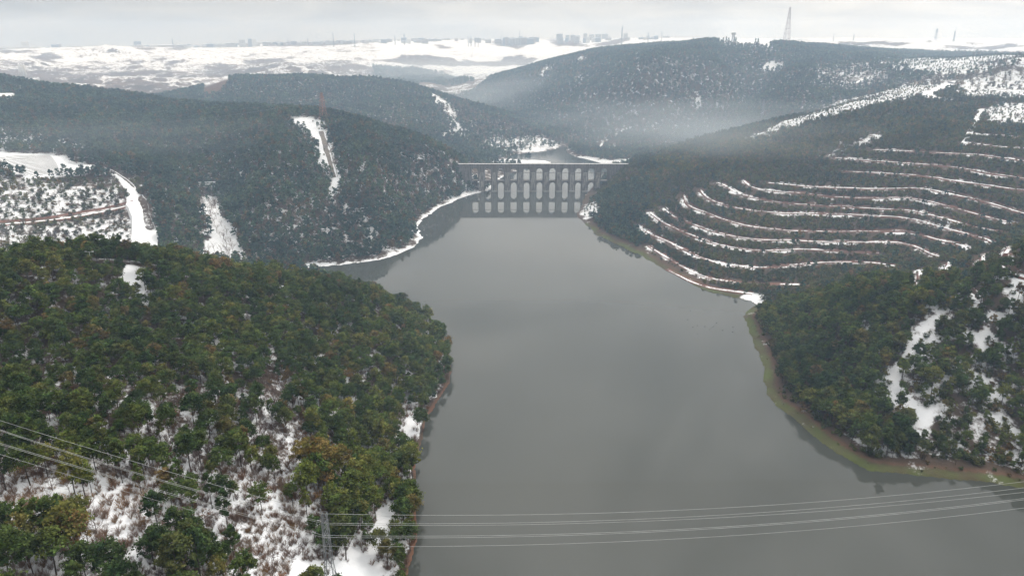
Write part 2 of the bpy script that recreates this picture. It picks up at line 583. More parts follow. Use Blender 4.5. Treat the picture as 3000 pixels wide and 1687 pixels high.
for p in [(0, 228, 1500, 9), (-300, 225, 1500, 9), (200, 247, 1420, 9), (430, 282, 1300, 9), (560, 292, 1230, 9), (700, 302, 1120, 9), (850, 312, 1030, 9), (950, 322, 1000, 9),
          (1060, 347, 980, 9), (1150, 387, 965, 9), (1250, 424, 955, 9), (1330, 468, 965, 8),
          # second hill behind
          (600, 250, 1740, 8), (640, 222, 1780, 8), (700, 213, 1800, 8), (900, 218, 1800, 8), (1100, 238, 1750, 8), (1250, 264, 1700, 8), (1400, 314, 1600, 8), (1500, 354, 1520, 8),
          (1600, 390, 1430, 7), (1645, 416, 1395, 5),
          # mast hill
          (1345, 255, 2300, 8), (1450, 223, 2250, 8), (1600, 178, 2200, 8), (1750, 143, 2150, 8), (1900, 134, 2100, 8), (2000, 126, 2100, 8), (2040, 117, 2080, 8),
          (2090, 124, 2060, 0), (2300, 136, 2000, 0), (2400, 152, 2000, 6), (2550, 166, 1950, 4),
          # spur behind the aqueduct
          (1700, 440, 1380, 6), (1770, 405, 1420, 8), (1900, 362, 1500, 8), (2050, 327, 1600, 8), (2200, 302, 1700, 8),
          # right plateau
          (2700, 255, 1330, 0), (2700, 225, 1550, 0), (2700, 175, 2000, 0), (2750, 160, 2250, 8), (3000, 200, 1500, 0), (3000, 175, 2000, 0), (3400, 200, 1500, 0),
          (2300, 345, 1060, 6), (2500, 295, 1180, 5), (2200, 380, 1010, 8)]:
    CT.append(at_d(*p[:3], h=p[3]))
for p in [(1500, 330, 25), (1600, 300, 50), (1700, 250, 88), (1900, 210, 126), (1800, 330, 45), (2100, 210, 124), (2300, 210, 126), (2300, 270, 95), (1000, 300, 70),
          (1300, 350, 40), (1450, 420, 9), (1900, 310, 62)]:
    CT.append(at_z(*p))


def pol(u, d, z):
    a = (u - CU) / FPX
    th = math.atan2(a, CP + (CV - 400) / FPX * SP)
    return (d * math.sin(th), d * math.cos(th), z)


for p in [(0, 560, 45), (300, 555, 30), (600, 560, 14), (760, 580, 5), (2600, 560, 26), (3000, 560, 50), (2450, 560, 8),      # valleys
          (1000, 1250, 45), (700, 1400, 55), (300, 1700, 60), (0, 1850, 62), (1250, 1150, 25), (1900, 1250, 12), (2100, 1320, 30), (2300, 1380, 62), (2500, 1500, 98),
          (1300, 2000, 30), (1400, 1950, 22), (1550, 1600, 8), (1650, 1500, 6), (1000, 2100, 60), (700, 2200, 62), (600, 1950, 58), (-400, 1900, 70), (-400, 560, 55)]:
    CT.append(pol(*p))
# far country: quarry plain, city plateau, far hills
for p in [(0, 230, 2300), (300, 262, 2200), (150, 205, 2900), (320, 205, 3000), (320, 150, 3500), (60, 165, 3400), (560, 170, 3500), (520, 225, 2700), (700, 178, 3500), (720, 205, 2600),
          (900, 205, 2500), (900, 165, 3600), (1100, 165, 3600), (1080, 200, 2900), (1250, 208, 2900), (1400, 232, 2900), (1200, 185, 3400), (1150, 130, 4600), (1400, 155, 4200), (1500, 205, 3400),
          (300, 140, 4800), (0, 150, 4800), (700, 136, 5000), (900, 128, 5200), (1300, 122, 5200), (1500, 122, 5200), (1800, 128, 4600), (1700, 118, 6000), (1850, 112, 5200), (2000, 116, 6000),
          (2350, 124, 4200), (2500, 118, 4800), (2800, 114, 4600), (3000, 118, 4200), (2650, 125, 3200), (2450, 142, 3000), (2900, 150, 3000), (3300, 120, 4500)]:
    CT.append(at_d(*p))
for u in (-600, 300, 1200, 2100, 3000, 3600):
    CT.append(pol(u, 7000, float(np.interp(u, [0, 700, 1200, 2100, 3000], [72, 95, 135, 155, 155]))))
    CT.append(pol(u, 9000, float(np.interp(u, [0, 700, 1200, 2100, 3000], [40, 70, 124, 148, 150]))))
for p in lake[::2]:
    CT.append((p[0], p[1], 0.0))
for u, v in ((1600, 1500), (2200, 1500), (1700, 1200), (1650, 900), (1500, 700), (1600, 620), (1590, 530)):
    CT.append((*at_z(u, v)[:2], -9.0))
CT = np.array(CT)

# multiquadric surface through the control points (distances compressed so that far country stays smooth)
def comp(x, y):
    r = np.hypot(x, y) + 1e-6
    k = np.log1p(r / 700.0) * 700.0 / r
    return x * k, y * k


cxp, cyp = comp(CT[:, 0], CT[:, 1])
keep = []
for i in range(len(CT)):                                # drop near-duplicates
    if all((cxp[i] - cxp[j]) ** 2 + (cyp[i] - cyp[j]) ** 2 > 9 for j in keep):
        keep.append(i)
CT, cxp, cyp = CT[keep], cxp[keep], cyp[keep]
CQ = 12.0
A = np.sqrt((cxp[:, None] - cxp) ** 2 + (cyp[:, None] - cyp) ** 2 + CQ * CQ)
A[np.diag_indices(len(A))] -= 1.5                       # a little smoothing
nC = len(CT)
big = np.zeros((nC + 1, nC + 1))
big[:nC, :nC] = A
big[:nC, nC] = big[nC, :nC] = 1
W = np.linalg.solve(big, np.append(CT[:, 2], 0.0))

TH0, TH1, NT = R(-50), R(50), 520
R0, R1, NR = 60.0, 9000.0, 1000
th = np.linspace(TH0, TH1, NT)
lr = np.linspace(math.log(R0), math.log(R1), NR)
rr = np.exp(lr)
GX = (rr[:, None] * np.sin(th)).astype(np.float64)
GY = (rr[:, None] * np.cos(th)).astype(np.float64)
GZ = np.empty_like(GX)
for i in range(0, NR, 40):
    x, y = comp(GX[i:i + 40].ravel(), GY[i:i + 40].ravel())
    acc = np.full(x.shape, W[nC])
    for j in range(nC):
        acc += W[j] * np.sqrt((x - cxp[j]) ** 2 + (y - cyp[j]) ** 2 + CQ * CQ)
    GZ[i:i + 40] = acc.reshape(GX[i:i + 40].shape)

near = rr < 1700
GR0 = np.broadcast_to(rr[:, None], GX.shape)
LD = np.full(GX.shape, 1e4)
sub = seg_dist(GX[near].ravel(), GY[near].ravel(), lake, True)
ins = in_poly(GX[near].ravel(), GY[near].ravel(), lake)
LD[near] = np.where(ins, -sub, sub).reshape(GX[near].shape)     # + on land
LD[near] += np.clip(GR0[near] / 500, 0.5, 1.3) * (2.2 * fbm(GX[near], GY[near], 26, 3, off=41) + 1.1 * fbm(GX[near], GY[near], 8, 2, off=47)) * np.exp(-np.abs(LD[near]) / 25)
GU, GV = project(GX, GY, GZ)
GU = CU + FPX * np.tan(np.broadcast_to(th, GX.shape)) * 0.945     # rough column index
GR = np.broadcast_to(rr[:, None], GX.shape)
# relief too small for the control points
rel = 2.2 * fbm(GX, GY, 70, 3) + 3.5 * fbm(GX, GY, 260, 3, off=5)
GZ += rel * smooth01(LD, 5, 70) * np.clip(GR / 900, 0.35, 1.6)
GZ += np.where(GR > 1150, 1, 0) * smooth01(GR, 1200, 1500) * smooth01(2010 - GR, 0, 250) * smooth01(LD, 20, 120) * 26 * (0.28 - np.abs(fbm(GX, GY, 420, 3, 0.55, off=83)))
# gullied quarry faces and spoil heaps beyond the wooded hills
GTH = np.broadcast_to(th, GX.shape)
edge = np.interp(GTH, [R(-50), R(-33), R(-21), R(-15), R(-7), R(-3), R(0), R(5), R(20), R(50)], [1750, 1750, 1950, 1950, 1960, 2050, 2420, 2420, 2500, 2500])
QM = smooth01(GR, edge, edge * 1.12)
st = fbm(GX, GY, 420, 5, 0.55, off=31)
stp = np.floor(st * 6) / 6 + smooth01((st * 6) % 1.0, 0.55, 1.0) / 6
rid = np.abs(fbm(GX, GY, 160, 4, 0.55, off=77))
for hu, hd, hr_, hh in ((330, 3450, 520, 16), (1215, 3600, 210, 20), (1110, 3500, 150, 14), (1420, 3900, 420, 14), (640, 3100, 300, 10), (980, 3000, 380, 12), (820, 3900, 700, 8), (90, 3300, 200, 8)):
    hx, hy, _ = pol(hu, hd, 0)
    q = np.hypot(GX - hx, (GY - hy) * 0.8) / hr_
    an = np.arctan2(GX - hx, GY - hy)
    GZ += hh * np.clip(1 - q, 0, 1) ** 0.8 * (1 + 0.13 * np.sin(an * 17 + 3 * fbm(GX, GY, 90, 2, off=1)))
GZ += QM * smooth01(4600 - GR, 0, 700) * (stp * 46 - rid * 24 + 2) * np.interp(GR, [2000, 2700, 3600], [1.15, 0.8, 0.55])
GZ += QM * smooth01(GR, 3800, 5200) * fbm(GX, GY, 900, 4, off=13) * 20
# lake bed, bank
bank = 0.35 + 0.16 * LD
GZ = np.where(LD < 0, np.maximum(-9, -0.25 + 0.3 * LD), bank + (np.maximum(GZ, 1.2) - bank) * smooth01(LD, 4, 42))


def zat(x, y):
    """ground height by bilinear look-up."""
    x, y = np.asarray(x, float), np.asarray(y, float)
    fi = np.clip((np.log(np.maximum(np.hypot(x, y), R0)) - lr[0]) / (lr[1] - lr[0]), 0, NR - 1.001)
    fj = np.clip((np.arctan2(x, y) - TH0) / (th[1] - th[0]), 0, NT - 1.001)
    i, j = fi.astype(int), fj.astype(int)
    a, c = fi - i, fj - j
    return (GZ[i, j] * (1 - a) * (1 - c) + GZ[i + 1, j] * a * (1 - c) + GZ[i, j + 1] * (1 - a) * c + GZ[i + 1, j + 1] * a * c)


def hit(u, v, rmin=120.0):
    """first point of the ground that the direction of photo pixel (u, v) meets."""
    dx, dy, dz = ray(u, v)
    hn = math.hypot(dx, dy)
    fj = min(max((math.atan2(dx, dy) - TH0) / (th[1] - th[0]), 0), NT - 1.001)
    j = int(fj)
    c = fj - j
    col = GZ[:, j] * (1 - c) + GZ[:, j + 1] * c
    los = EYE + dz / hn * rr
    idx = np.nonzero((los <= np.maximum(col, 0)) & (rr > rmin))[0]
    if len(idx) == 0:
        r = 6000.0
    else:
        k = idx[0]
        r = rr[k]
        if k > 0:
            a, b_ = los[k - 1] - max(col[k - 1], 0), los[k] - max(col[k], 0)
            r = rr[k - 1] + (rr[k] - rr[k - 1]) * a / (a - b_ + 1e-9)
    x, y = dx / hn * r, dy / hn * r
    return (x, y, float(zat(x, y)))


def hits(px, rmin=120.0):
    return np.array([hit(u, v, rmin) for u, v in px])


def resample(pts, step):
    pts = np.asarray(pts, float)
    d = np.r_[0, np.cumsum(np.hypot(*np.diff(pts[:, :2], axis=0).T))]
    n = max(2, int(d[-1] / step) + 1)
    s = np.linspace(0, d[-1], n)
    k = np.stack([np.interp(s, d, pts[:, i]) for i in range(pts.shape[1])], 1)
    if len(k) > 6:                                      # soften corners
        for _ in range(2):
            k[1:-1] = (k[:-2] + 2 * k[1:-1] + k[2:]) / 4
    return k

# ------------------------------------------------------------------ clearings, tracks and terraces (traced, then laid on the ground)
CLEAR_PX = [
    # hill left of the aqueduct: pylon platform, cleared strip, gully
    [(855, 345), (950, 357), (956, 367), (900, 374), (868, 364)],
    [(876, 370), (935, 376), (952, 395), (966, 430), (978, 470), (988, 510), (994, 562), (976, 566), (964, 530), (953, 490), (937, 450), (912, 410), (886, 388)],
    [(590, 577), (642, 578), (650, 620), (680, 665), (700, 700), (708, 760), (598, 755), (612, 680), (600, 620)],
    # capped tip on the left
    [(-90, 446), (0, 446), (150, 455), (230, 480), (282, 492), (286, 500), (220, 511), (110, 524), (80, 521), (0, 492), (-90, 478)],
    # near left hill
    [(368, 783), (428, 798), (433, 850), (424, 897), (396, 865), (360, 822)],
    [(815, 835), (842, 838), (846, 875), (828, 880)],
    [(1105, 1495), (1150, 1455), (1158, 1530), (1140, 1620), (1080, 1625), (1092, 1560)],
    [(800, 1740), (850, 1668), (950, 1652), (1015, 1640), (1045, 1605), (1120, 1640), (1165, 1700), (1170, 1760)],
    [(1192, 1186), (1238, 1214), (1218, 1290), (1178, 1342), (1158, 1312), (1178, 1250)],
    [(1230, 955), (1268, 962), (1272, 985), (1240, 980)],
    # right bank
    [(2745, 925), (2722, 960), (2662, 1000), (2642, 1050), (2604, 1090), (2572, 1130), (2560, 1165), (2600, 1180), (2650, 1140), (2668, 1100), (2695, 1040), (2745, 990), (2770, 945)],
    [(2600, 1160), (2660, 1160), (2720, 1200), (2760, 1245), (2750, 1290), (2700, 1270), (2650, 1225), (2600, 1190)],
    [(2985, 800), (3060, 860), (2990, 900), (2950, 935), (2912, 955), (2906, 940), (2940, 905), (2958, 850)],
    [(2800, 972), (2860, 975), (2920, 990), (2985, 1010), (2990, 1035), (2900, 1012), (2815, 992)],
    [(2440, 1310), (2475, 1318), (2500, 1335), (2470, 1340)],
    [(2905, 955), (2870, 985), (2836, 1042), (2856, 1048), (2892, 1004), (2928, 968)],
    [(2796, 1058), (2862, 1083), (2936, 1138), (2922, 1158), (2850, 1112), (2790, 1078)],
    [(2896, 1196), (2962, 1238), (2996, 1300), (2972, 1308), (2930, 1264), (2886, 1216)],
    # beyond
    [(1530, 444), (1560, 434), (1600, 428), (1635, 426), (1642, 432), (1580, 445)],
    [(1440, 482), (1440, 472), (1500, 466), (1600, 471), (1618, 477), (1540, 490)],
    [(1695, 452), (1720, 462), (1790, 470), (1850, 466), (1850, 480), (1780, 482), (1720, 472)],
    [(2072, 121), (2180, 121), (2292, 134), (2250, 139), (2160, 136), (2100, 129)],
    [(2235, 190), (2270, 182), (2300, 190), (2290, 206), (2250, 206)],
    [(1250, 275), (1275, 278), (1292, 292), (1318, 302), (1322, 335), (1340, 365), (1362, 388), (1345, 395), (1328, 372), (1310, 335), (1308, 312), (1280, 300)],
    [(1330, 391), (1360, 391), (1330, 402), (1290, 420), (1286, 412)],
    [(1680, 182), (1705, 170), (1720, 174), (1700, 184)], [(1798, 188), (1820, 182), (1812, 194)], [(1842, 212), (1866, 204), (1860, 214)],
    [(1860, 150), (1870, 150), (1874, 180), (1864, 184)], [(1678, 232), (1712, 220), (1700, 236), (1684, 240)], [(1576, 228), (1600, 200), (1612, 196), (1590, 232)],
    [(2040, 292), (2066, 282), (2062, 296), (2036, 308)], [(1600, 205), (1620, 194), (1626, 200), (1606, 210)],
    [(2700, 142), (2730, 142), (2722, 156), (2700, 152)],
]
CLEAR_RMIN = [0] * 4 + [0] * 6 + [0] * 8 + [1100] * 3 + [1500] * 100
SPARSE_PX = [
    ([(-90, 362), (60, 374), (130, 394), (200, 408), (265, 430), (240, 441), (150, 434), (60, 430), (-90, 427)], 600),
    ([(-90, 535), (60, 530), (150, 545), (330, 540), (365, 575), (372, 600), (250, 620), (100, 640), (-90, 650)], 500),
    ([(-90, 660), (100, 660), (300, 640), (400, 620), (420, 720), (300, 735), (-90, 735)], 500),
    ([(1000, 560), (1080, 640), (1180, 740), (960, 770), (850, 700), (760, 600), (800, 560)], 500),
    ([(1380, 500), (1440, 520), (1420, 560), (1330, 590), (1270, 610), (1330, 560)], 700),
    ([(2480, 292), (2620, 255), (2760, 233), (2805, 240), (2720, 276), (2600, 305), (2420, 345), (2260, 400), (2180, 412), (2280, 366), (2400, 322)], 700),
    ([(2790, 240), (3080, 218), (3080, 290), (2830, 287)], 700),
    ([(2850, 322), (3080, 296), (3080, 372), (2900, 362)], 700),
    ([(2560, 168), (3080, 160), (3080, 222), (2750, 226), (2600, 198)], 1200),
    ([(2378, 462), (2450, 440), (2480, 416), (2592, 394), (2580, 408), (2500, 432), (2460, 457)], 600),
    ([(2360, 195), (2480, 175), (2560, 190), (2640, 240), (2500, 262), (2400, 240)], 1200),
    ([(1700, 600), (1740, 590), (1770, 610), (1720, 650), (1695, 635)], 500),
    ([(2600, 1150), (2800, 1150), (2960, 1250), (3000, 1380), (2850, 1385), (2700, 1330)], 200),
    ([(1440, 400), (1600, 405), (1640, 425), (1500, 445), (1420, 440)], 1100),
]
clear_w = [hits(p, CLEAR_RMIN[i])[:, :2] for i, p in enumerate(CLEAR_PX)]
sparse_w = [hits(p, rm)[:, :2] for p, rm in SPARSE_PX]
SP_DENS = [0.55, 0.62, 0.62, 0.86, 0.75, 0.72, 0.66, 0.64, 0.72, 0.5, 0.85, 0.5, 0.72, 0.75]
SP_SNOW = [0.70, 0.55, 0.60, 0.42, 0.55, 0.64, 0.66, 0.66, 0.62, 0.66, 0.46, 0.6, 0.46, 0.60]

TERR_PX = [
    [(1954, 789), (2000, 812), (2031, 830), (2085, 847), (2140, 852), (2205, 860)],
    [(1899, 721), (1940, 746), (1986, 773), (2039, 803), (2093, 820), (2155, 828), (2217, 833), (2272, 832), (2342, 834)],
    [(1874, 662), (1912, 689), (1960, 708), (2000, 729), (2031, 744), (2070, 762), (2124, 775), (2194, 783), (2248, 783), (2334, 774), (2396, 768), (2450, 766), (2505, 768), (2575, 769), (2621, 779)],
    [(1907, 624), (1954, 658), (2000, 678), (2047, 696), (2097, 714), (2155, 728), (2217, 735), (2272, 733), (2334, 729), (2396, 729), (2443, 735), (2497, 737), (2575, 742)],
    [(1944, 610), (1977, 636), (2040, 661), (2101, 682), (2155, 694), (2202, 701), (2252, 704), (2311, 702), (2373, 706), (2466, 708), (2563, 710), (2637, 708), (2668, 715), (2699, 727), (2757, 752)],
    [(2005, 572), (2012, 598), (2042, 614), (2116, 642), (2175, 659), (2233, 669), (2318, 677), (2388, 675), (2466, 678), (2543, 678), (2621, 677), (2668, 675), (2699, 686), (2738, 698), (2796, 711), (2850, 727)],
    [(2051, 554), (2074, 581), (2101, 594), (2147, 607), (2202, 617), (2272, 624), (2334, 624), (2388, 624), (2466, 626), (2543, 630), (2621, 634), (2683, 642), (2738, 657), (2815, 678), (2893, 698), (2920, 715)],
    [(2103, 535), (2135, 548), (2160, 567), (2233, 585), (2295, 595), (2349, 599), (2411, 601), (2489, 605), (2582, 612), (2675, 616), (2738, 632), (2815, 653), (2893, 671), (2963, 682)],
    [(2180, 530), (2196, 546), (2219, 554), (2303, 563), (2373, 568), (2435, 576), (2505, 579), (2582, 581), (2640, 578), (2691, 583), (2738, 593), (2815, 614), (2873, 630), (2955, 651)],
    [(2252, 535), (2312, 540), (2382, 548), (2460, 549), (2543, 552), (2629, 552), (2694, 548), (2757, 561), (2796, 570), (2854, 581), (2932, 603), (3040, 630)],
    [(2477, 501), (2543, 505), (2606, 508), (2679, 512), (2757, 522), (2835, 534), (2912, 545), (3060, 561)],
    [(2446, 462), (2524, 468), (2602, 474), (2679, 479), (2757, 485), (2815, 491), (2873, 503), (2932, 512), (3060, 532)],
    [(2559, 439), (2641, 441), (2718, 446), (2796, 450), (2873, 452), (2932, 462), (3060, 480)],
    [(2854, 392), (2932, 396), (3060, 408)],
    [(2840, 418), (2924, 430), (3060, 440)],
    [(2704, 793), (2692, 828), (2680, 870)],
    [(2786, 768), (2776, 798), (2800, 825), (2825, 845), (2862, 882)],
    [(2890, 744), (2880, 760), (2910, 785), (2960, 806), (3060, 832)],
    [(2964, 722), (2950, 744), (2968, 766)],
]
TRACKS = [  # pixels, width, rmin, red bank height, name, label
    ([(257, 486), (300, 494), (335, 510), (372, 538), (392, 570)], 7, 500, 0.0),
    ([(392, 570), (402, 598), (412, 640), (424, 690), (432, 735)], 17, 500, 0.0),
    ([(-80, 660), (0, 656), (100, 650), (180, 641), (260, 626), (330, 612), (390, 598)], 6, 500, 4.0),
    ([(2808, 245), (2786, 240), (2782, 250), (2750, 262), (2712, 273), (2728, 286), (2782, 293)], 12, 700, 0.0),
    ([(2877, 320), (2856, 360), (2842, 388), (2819, 427)], 4, 600, 0.0),
    ([(1842, 374), (1800, 395), (1768, 416), (1756, 434), (1775, 444), (1812, 447), (1848, 456)], 6, 1150, 0.0),
    ([(2548, 175), (2580, 188), (2610, 199), (2640, 208)], 9, 1200, 0.0),
    ([(2495, 245), (2520, 235), (2555, 225)], 9, 1200, 0.0),
]
terr_w = [resample(hits(p, 300), 7.0) for p in TERR_PX]
track_w = [resample(hits(p, rm), 8.0) for p, w, rm, rb in TRACKS]


def masks(x, y, r):
    """1 inside clearings / 1 inside sparse ground, with ragged edges."""
    wob = np.clip(r / 700, 0.4, 2.0)
    wx = x + wob * (8 * fbm(x, y, 14, 3, 0.6, off=3) + 5 * fbm(x, y, 40, 2, off=8))
    wy = y + wob * (13 * fbm(x, y, 14, 3, 0.6, off=61) + 8 * fbm(x, y, 40, 2, off=44))
    c = np.zeros(x.shape, bool)
    s = np.ones(x.shape)
    global SNOW_HINT
    SNOW_HINT = np.zeros(x.shape)
    for p in clear_w:
        c |= in_poly(wx, wy, p)
    for k, p in enumerate(sparse_w):
        q = in_poly(wx, wy, p)
        s[q] = SP_DENS[k]
        SNOW_HINT[q] = SP_SNOW[k]
    return c, s


QUARRY_PX = [
    [(-60, 200), (124, 210), (300, 214), (306, 241), (228, 256), (207, 258), (124, 237), (83, 233), (-60, 221)],
    [(352, 212), (465, 204), (496, 221), (393, 225)], [(306, 239), (434, 237), (517, 262), (533, 287), (434, 287), (331, 266)],
    [(100, 161), (145, 158), (165, 180), (130, 185), (95, 175)], [(186, 196), (269, 206), (240, 211), (190, 204)], [(698, 178), (843, 172), (823, 184), (709, 185)],
    [(961, 176), (1019, 176), (1030, 184), (963, 184)], [(595, 194), (690, 192), (690, 216), (640, 228), (610, 215)], [(780, 124), (1050, 120), (1050, 130), (780, 137)],
    [(1182, 164), (1252, 161), (1335, 176), (1418, 184), (1521, 163), (1583, 174), (1521, 194), (1356, 194), (1252, 190), (1087, 178)], [(1273, 131), (1331, 139), (1300, 143), (1277, 138)],
    [(1445, 120), (1570, 123), (1520, 148), (1500, 140), (1440, 130)], [(0, 146), (100, 150), (110, 156), (0, 158)], [(400, 140), (560, 138), (540, 146), (410, 150)],
    [(2400, 128), (2600, 124), (2700, 132), (2520, 140)], [(2750, 132), (2990, 128), (2990, 140), (2800, 144)], [(1610, 118), (1700, 122), (1720, 138), (1620, 132)], [(1730, 136), (1830, 110), (1850, 118), (1800, 134)],
]
quarry_w = [hits(p_, 2000)[:, :2] for p_ in QUARRY_PX]
wood_hill = hits([(1093, 198), (1211, 202), (1252, 212), (1335, 227), (1400, 240), (1273, 250), (1170, 240), (1093, 222)], 2200)[:, :2]

LEFT = GTH < R(4)
cm, sm = masks(GX.ravel(), GY.ravel(), GR.ravel())
cm, sm = cm.reshape(GX.shape), SNOW_HINT.reshape(GX.shape)
g_snow = np.full(GX.shape, 0.37)
hillA = LEFT & (GR < 560)
GVV = project(GX, GY, np.maximum(GZ, 0))[1]
g_snow[hillA] = np.interp(GVV[hillA], [1000, 1200, 1350], [0.40, 0.50, 0.60])
g_snow[(~LEFT) & (GR < 1200)] = 0.20
g_snow[(~LEFT) & (GR < 520)] = 0.28
br_ = (~LEFT) & (GR < 520) & (GTH > R(27))
g_snow[br_] = 0.40 + 0.3 * fbm(GX[br_], GY[br_], 30, 2, off=58)
g_snow = np.where(sm > 0, sm, g_snow)
g_snow[cm] = 1.1
g_snow[cm & (~LEFT) & (GR < 520)] = 0.74
# snow caught on and just below the terrace benches
reg = (~LEFT) & (GR > 330) & (GR < 1150) & (LD > 8)
rx, ry, rz_ = GX[reg], GY[reg], GZ[reg]
best = np.full(rx.shape, 1e9); bz_ = np.zeros(rx.shape)
for pl in terr_w:
    for q in pl:
        d2 = (rx - q[0]) ** 2 + (ry - q[1]) ** 2
        m_ = d2 < best
        best[m_] = d2[m_]; bz_[m_] = q[2]
best = np.sqrt(best)
low = (rz_ < bz_ + 0.3)
add = np.where(low, smooth01(10 - best, 0, 7) * (0.40 + 0.9 * fbm(rx, ry, 26, 3, off=6)), 0)
g_snow[reg] = np.maximum(g_snow[reg], g_snow[reg] * 0.6 + add)
dshore = LEFT & (GR > 560) & (GR < 1100)
g_snow = np.where(dshore & (LD < 3.2 + 9 * fbm(GX, GY, 22, 3, off=19)), 0.85, g_snow)
g_red = np.zeros(GX.shape)
g_grass = np.zeros(GX.shape)
wig = 2.5 * fbm(GX, GY, 25, 3, off=90)
rb = (~LEFT) & (LD < 1200)
g_grass = np.where(rb & (GR < 800), smooth01(7.0 + 1.3 * wig - LD, 0, 3), 0)
g_grass = g_grass * np.clip(0.75 + 1.1 * fbm(GX, GY, 18, 3, off=64), 0.1, 1)
g_snow = np.where(rb & (GR < 800) & (LD < 12), 0.22 + 0.12 * fbm(GX, GY, 12, 2, off=4), g_snow)
g_red = np.where(rb & (GR < 340), smooth01(3.2 + wig - LD, 0, 2), 0)
g_red = np.where(rb & (GR < 800) & (LD > 6), smooth01(9.5 + wig - LD, 0, 3) * 0.6, g_red)
g_red = np.where(hillA, smooth01(1.6 + 1.3 * wig - LD, 0, 2), g_red)
g_snow = np.where(hillA & (LD < 2.0), 0.2, g_snow)
cliff = in_poly(GX.ravel(), GY.ravel(), hits([(596, 285), (612, 252), (640, 235), (690, 216), (780, 206), (776, 216), (705, 230), (668, 250), (645, 280)], 1500)[:, :2]).reshape(GX.shape)
g_red[cliff] = 0.4
g_snow[cliff] = 0.2
cove = in_poly(GX.ravel(), GY.ravel(), hits([(2165, 868), (2225, 858), (2245, 872), (2225, 890), (2195, 884)])[:, :2]).reshape(GX.shape)
g_snow[cove] = 1.2
g_grass[cove] = 0
g_rock = QM * np.interp(GR, [1900, 2600, 3200, 5000, 6000], [1.0, 0.8, 0.55, 0.55, 0.8])
g_snow = g_snow + (np.interp(GR, [2000, 2800, 3200, 5000, 6500], [0.52, 0.62, 0.84, 0.80, 0.6]) - g_snow) * QM
g_snow = np.where((GTH < R(-10)) & (GR > 2600), g_snow - 0.16 * QM, g_snow)
far_ = GR > 1850
fx, fy = GX[far_], GY[far_]
wxf = fx + 40 * fbm(fx, fy, 160, 4, 0.6, off=3)
wyf = fy + 120 * fbm(fx, fy, 160, 4, 0.6, off=29)
dk = np.zeros(fx.shape, bool)
for p_ in quarry_w:
    dk |= in_poly(wxf, wyf, p_)
wd_ = in_poly(wxf, wyf, wood_hill)
gs_ = g_snow[far_]
gs_[dk] = 0.34
gs_[wd_] = 0.15
g_snow[far_] = gs_
g_snow = np.where(cm & (GR > 1000), 1.1, g_snow)
for _ in range(2):                                        # snow thins out towards its edges
    g_snow[1:-1, 1:-1] = 0.5 * g_snow[1:-1, 1:-1] + 0.125 * (g_snow[:-2, 1:-1] + g_snow[2:, 1:-1] + g_snow[1:-1, :-2] + g_snow[1:-1, 2:])
# far right hills keep more dark woodland than the quarry plain
GROUND = np.stack([g_snow, g_grass, g_red, g_rock], -1).astype(np.float32)

vid = np.arange(NR * NT).reshape(NR, NT)
faces = np.stack([vid[:-1, :-1], vid[:-1, 1:], vid[1:, 1:], vid[1:, :-1]], -1).reshape(-1, 4)
me = np_mesh('terrain', np.stack([GX, GY, GZ], -1).reshape(-1, 3), faces, smooth=True)
ca = me.attributes.new('ground', 'FLOAT_COLOR', 'POINT')
ca.data.foreach_set('color', GROUND.reshape(-1))
terrain = link('terrain', me, mats=[M['ground']])
tag(terrain, 'snow-streaked rolling hills and shores around the reservoir', 'terrain', kind='structure')

mb = MB()
mb.add([(-900, 10, 0), (900, 10, 0), (900, 1500, 0), (-900, 1500, 0)], [(0, 1, 2, 3)])
lake_o = mb.build('lake_water', M['water'])
tag(lake_o, 'still grey reservoir water winding towards the aqueduct', 'lake', kind='structure')


def ribbon(name, pts, width, cut, label, mats, bank=0.0, kind='structure'):
    """a bench cut into the slope: level strip, outer lip, and a cut bank on the uphill side."""
    p = np.asarray(pts)[:, :2]
    t = np.gradient(p, axis=0)
    t /= np.linalg.norm(t, axis=1)[:, None] + 1e-9
    nrm_ = np.stack([-t[:, 1], t[:, 0]], 1)
    hl = zat(*(p + nrm_ * 4).T)
    hr = zat(*(p - nrm_ * 4).T)
    side = 1.0 if np.mean(hl - hr) > 0 else -1.0
    up = nrm_ * side
    n = len(p)
    w = width * (1 + 0.75 * fbm(p[:, 0], p[:, 1], 34, 2, off=2))
    z0 = zat(*p.T)
    offs = [-0.5 * w - 1.6, -0.5 * w, 0.5 * w, 0.5 * w + 0.6 + cut * 0.5]
    P0 = p + up * offs[0][:, None]
    P1 = p + up * offs[1][:, None]
    P2 = p + up * offs[2][:, None]
    P3 = p + up * offs[3][:, None]
    zt = zat(*P1.T)
    lvl = np.maximum(np.maximum(zt + 0.35, z0 + 0.15), zat(*P2.T) - cut)
    Z = [np.minimum(zat(*P0.T) - 0.4, lvl - 0.5), lvl, lvl + 0.1, np.maximum(zat(*P3.T) + 0.25, lvl + 0.15) + bank]
    V = np.stack([np.c_[a, z] for a, z in zip((P0, P1, P2, P3), Z)], 1).reshape(-1, 3)
    if bank > 0:
        P4 = p + up * (offs[3] + 2.0)[:, None]
        V = np.concatenate([V.reshape(n, 4, 3), np.c_[P4, zat(*P4.T) - 0.3][:, None]], 1).reshape(-1, 3)
    k = len(V) // n
    f, mi = [], []
    for i in range(n - 1):
        for j in range(k - 1):
            f.append((i * k + j, (i + 1) * k + j, (i + 1) * k + j + 1, i * k + j + 1))
            mi.append(0 if j == 1 else 1)
    m_ = np_mesh(name, V, f, mi)
    o = link(name, m_, mats=mats)
    return tag(o, label, name.replace('_', ' '), kind=kind)


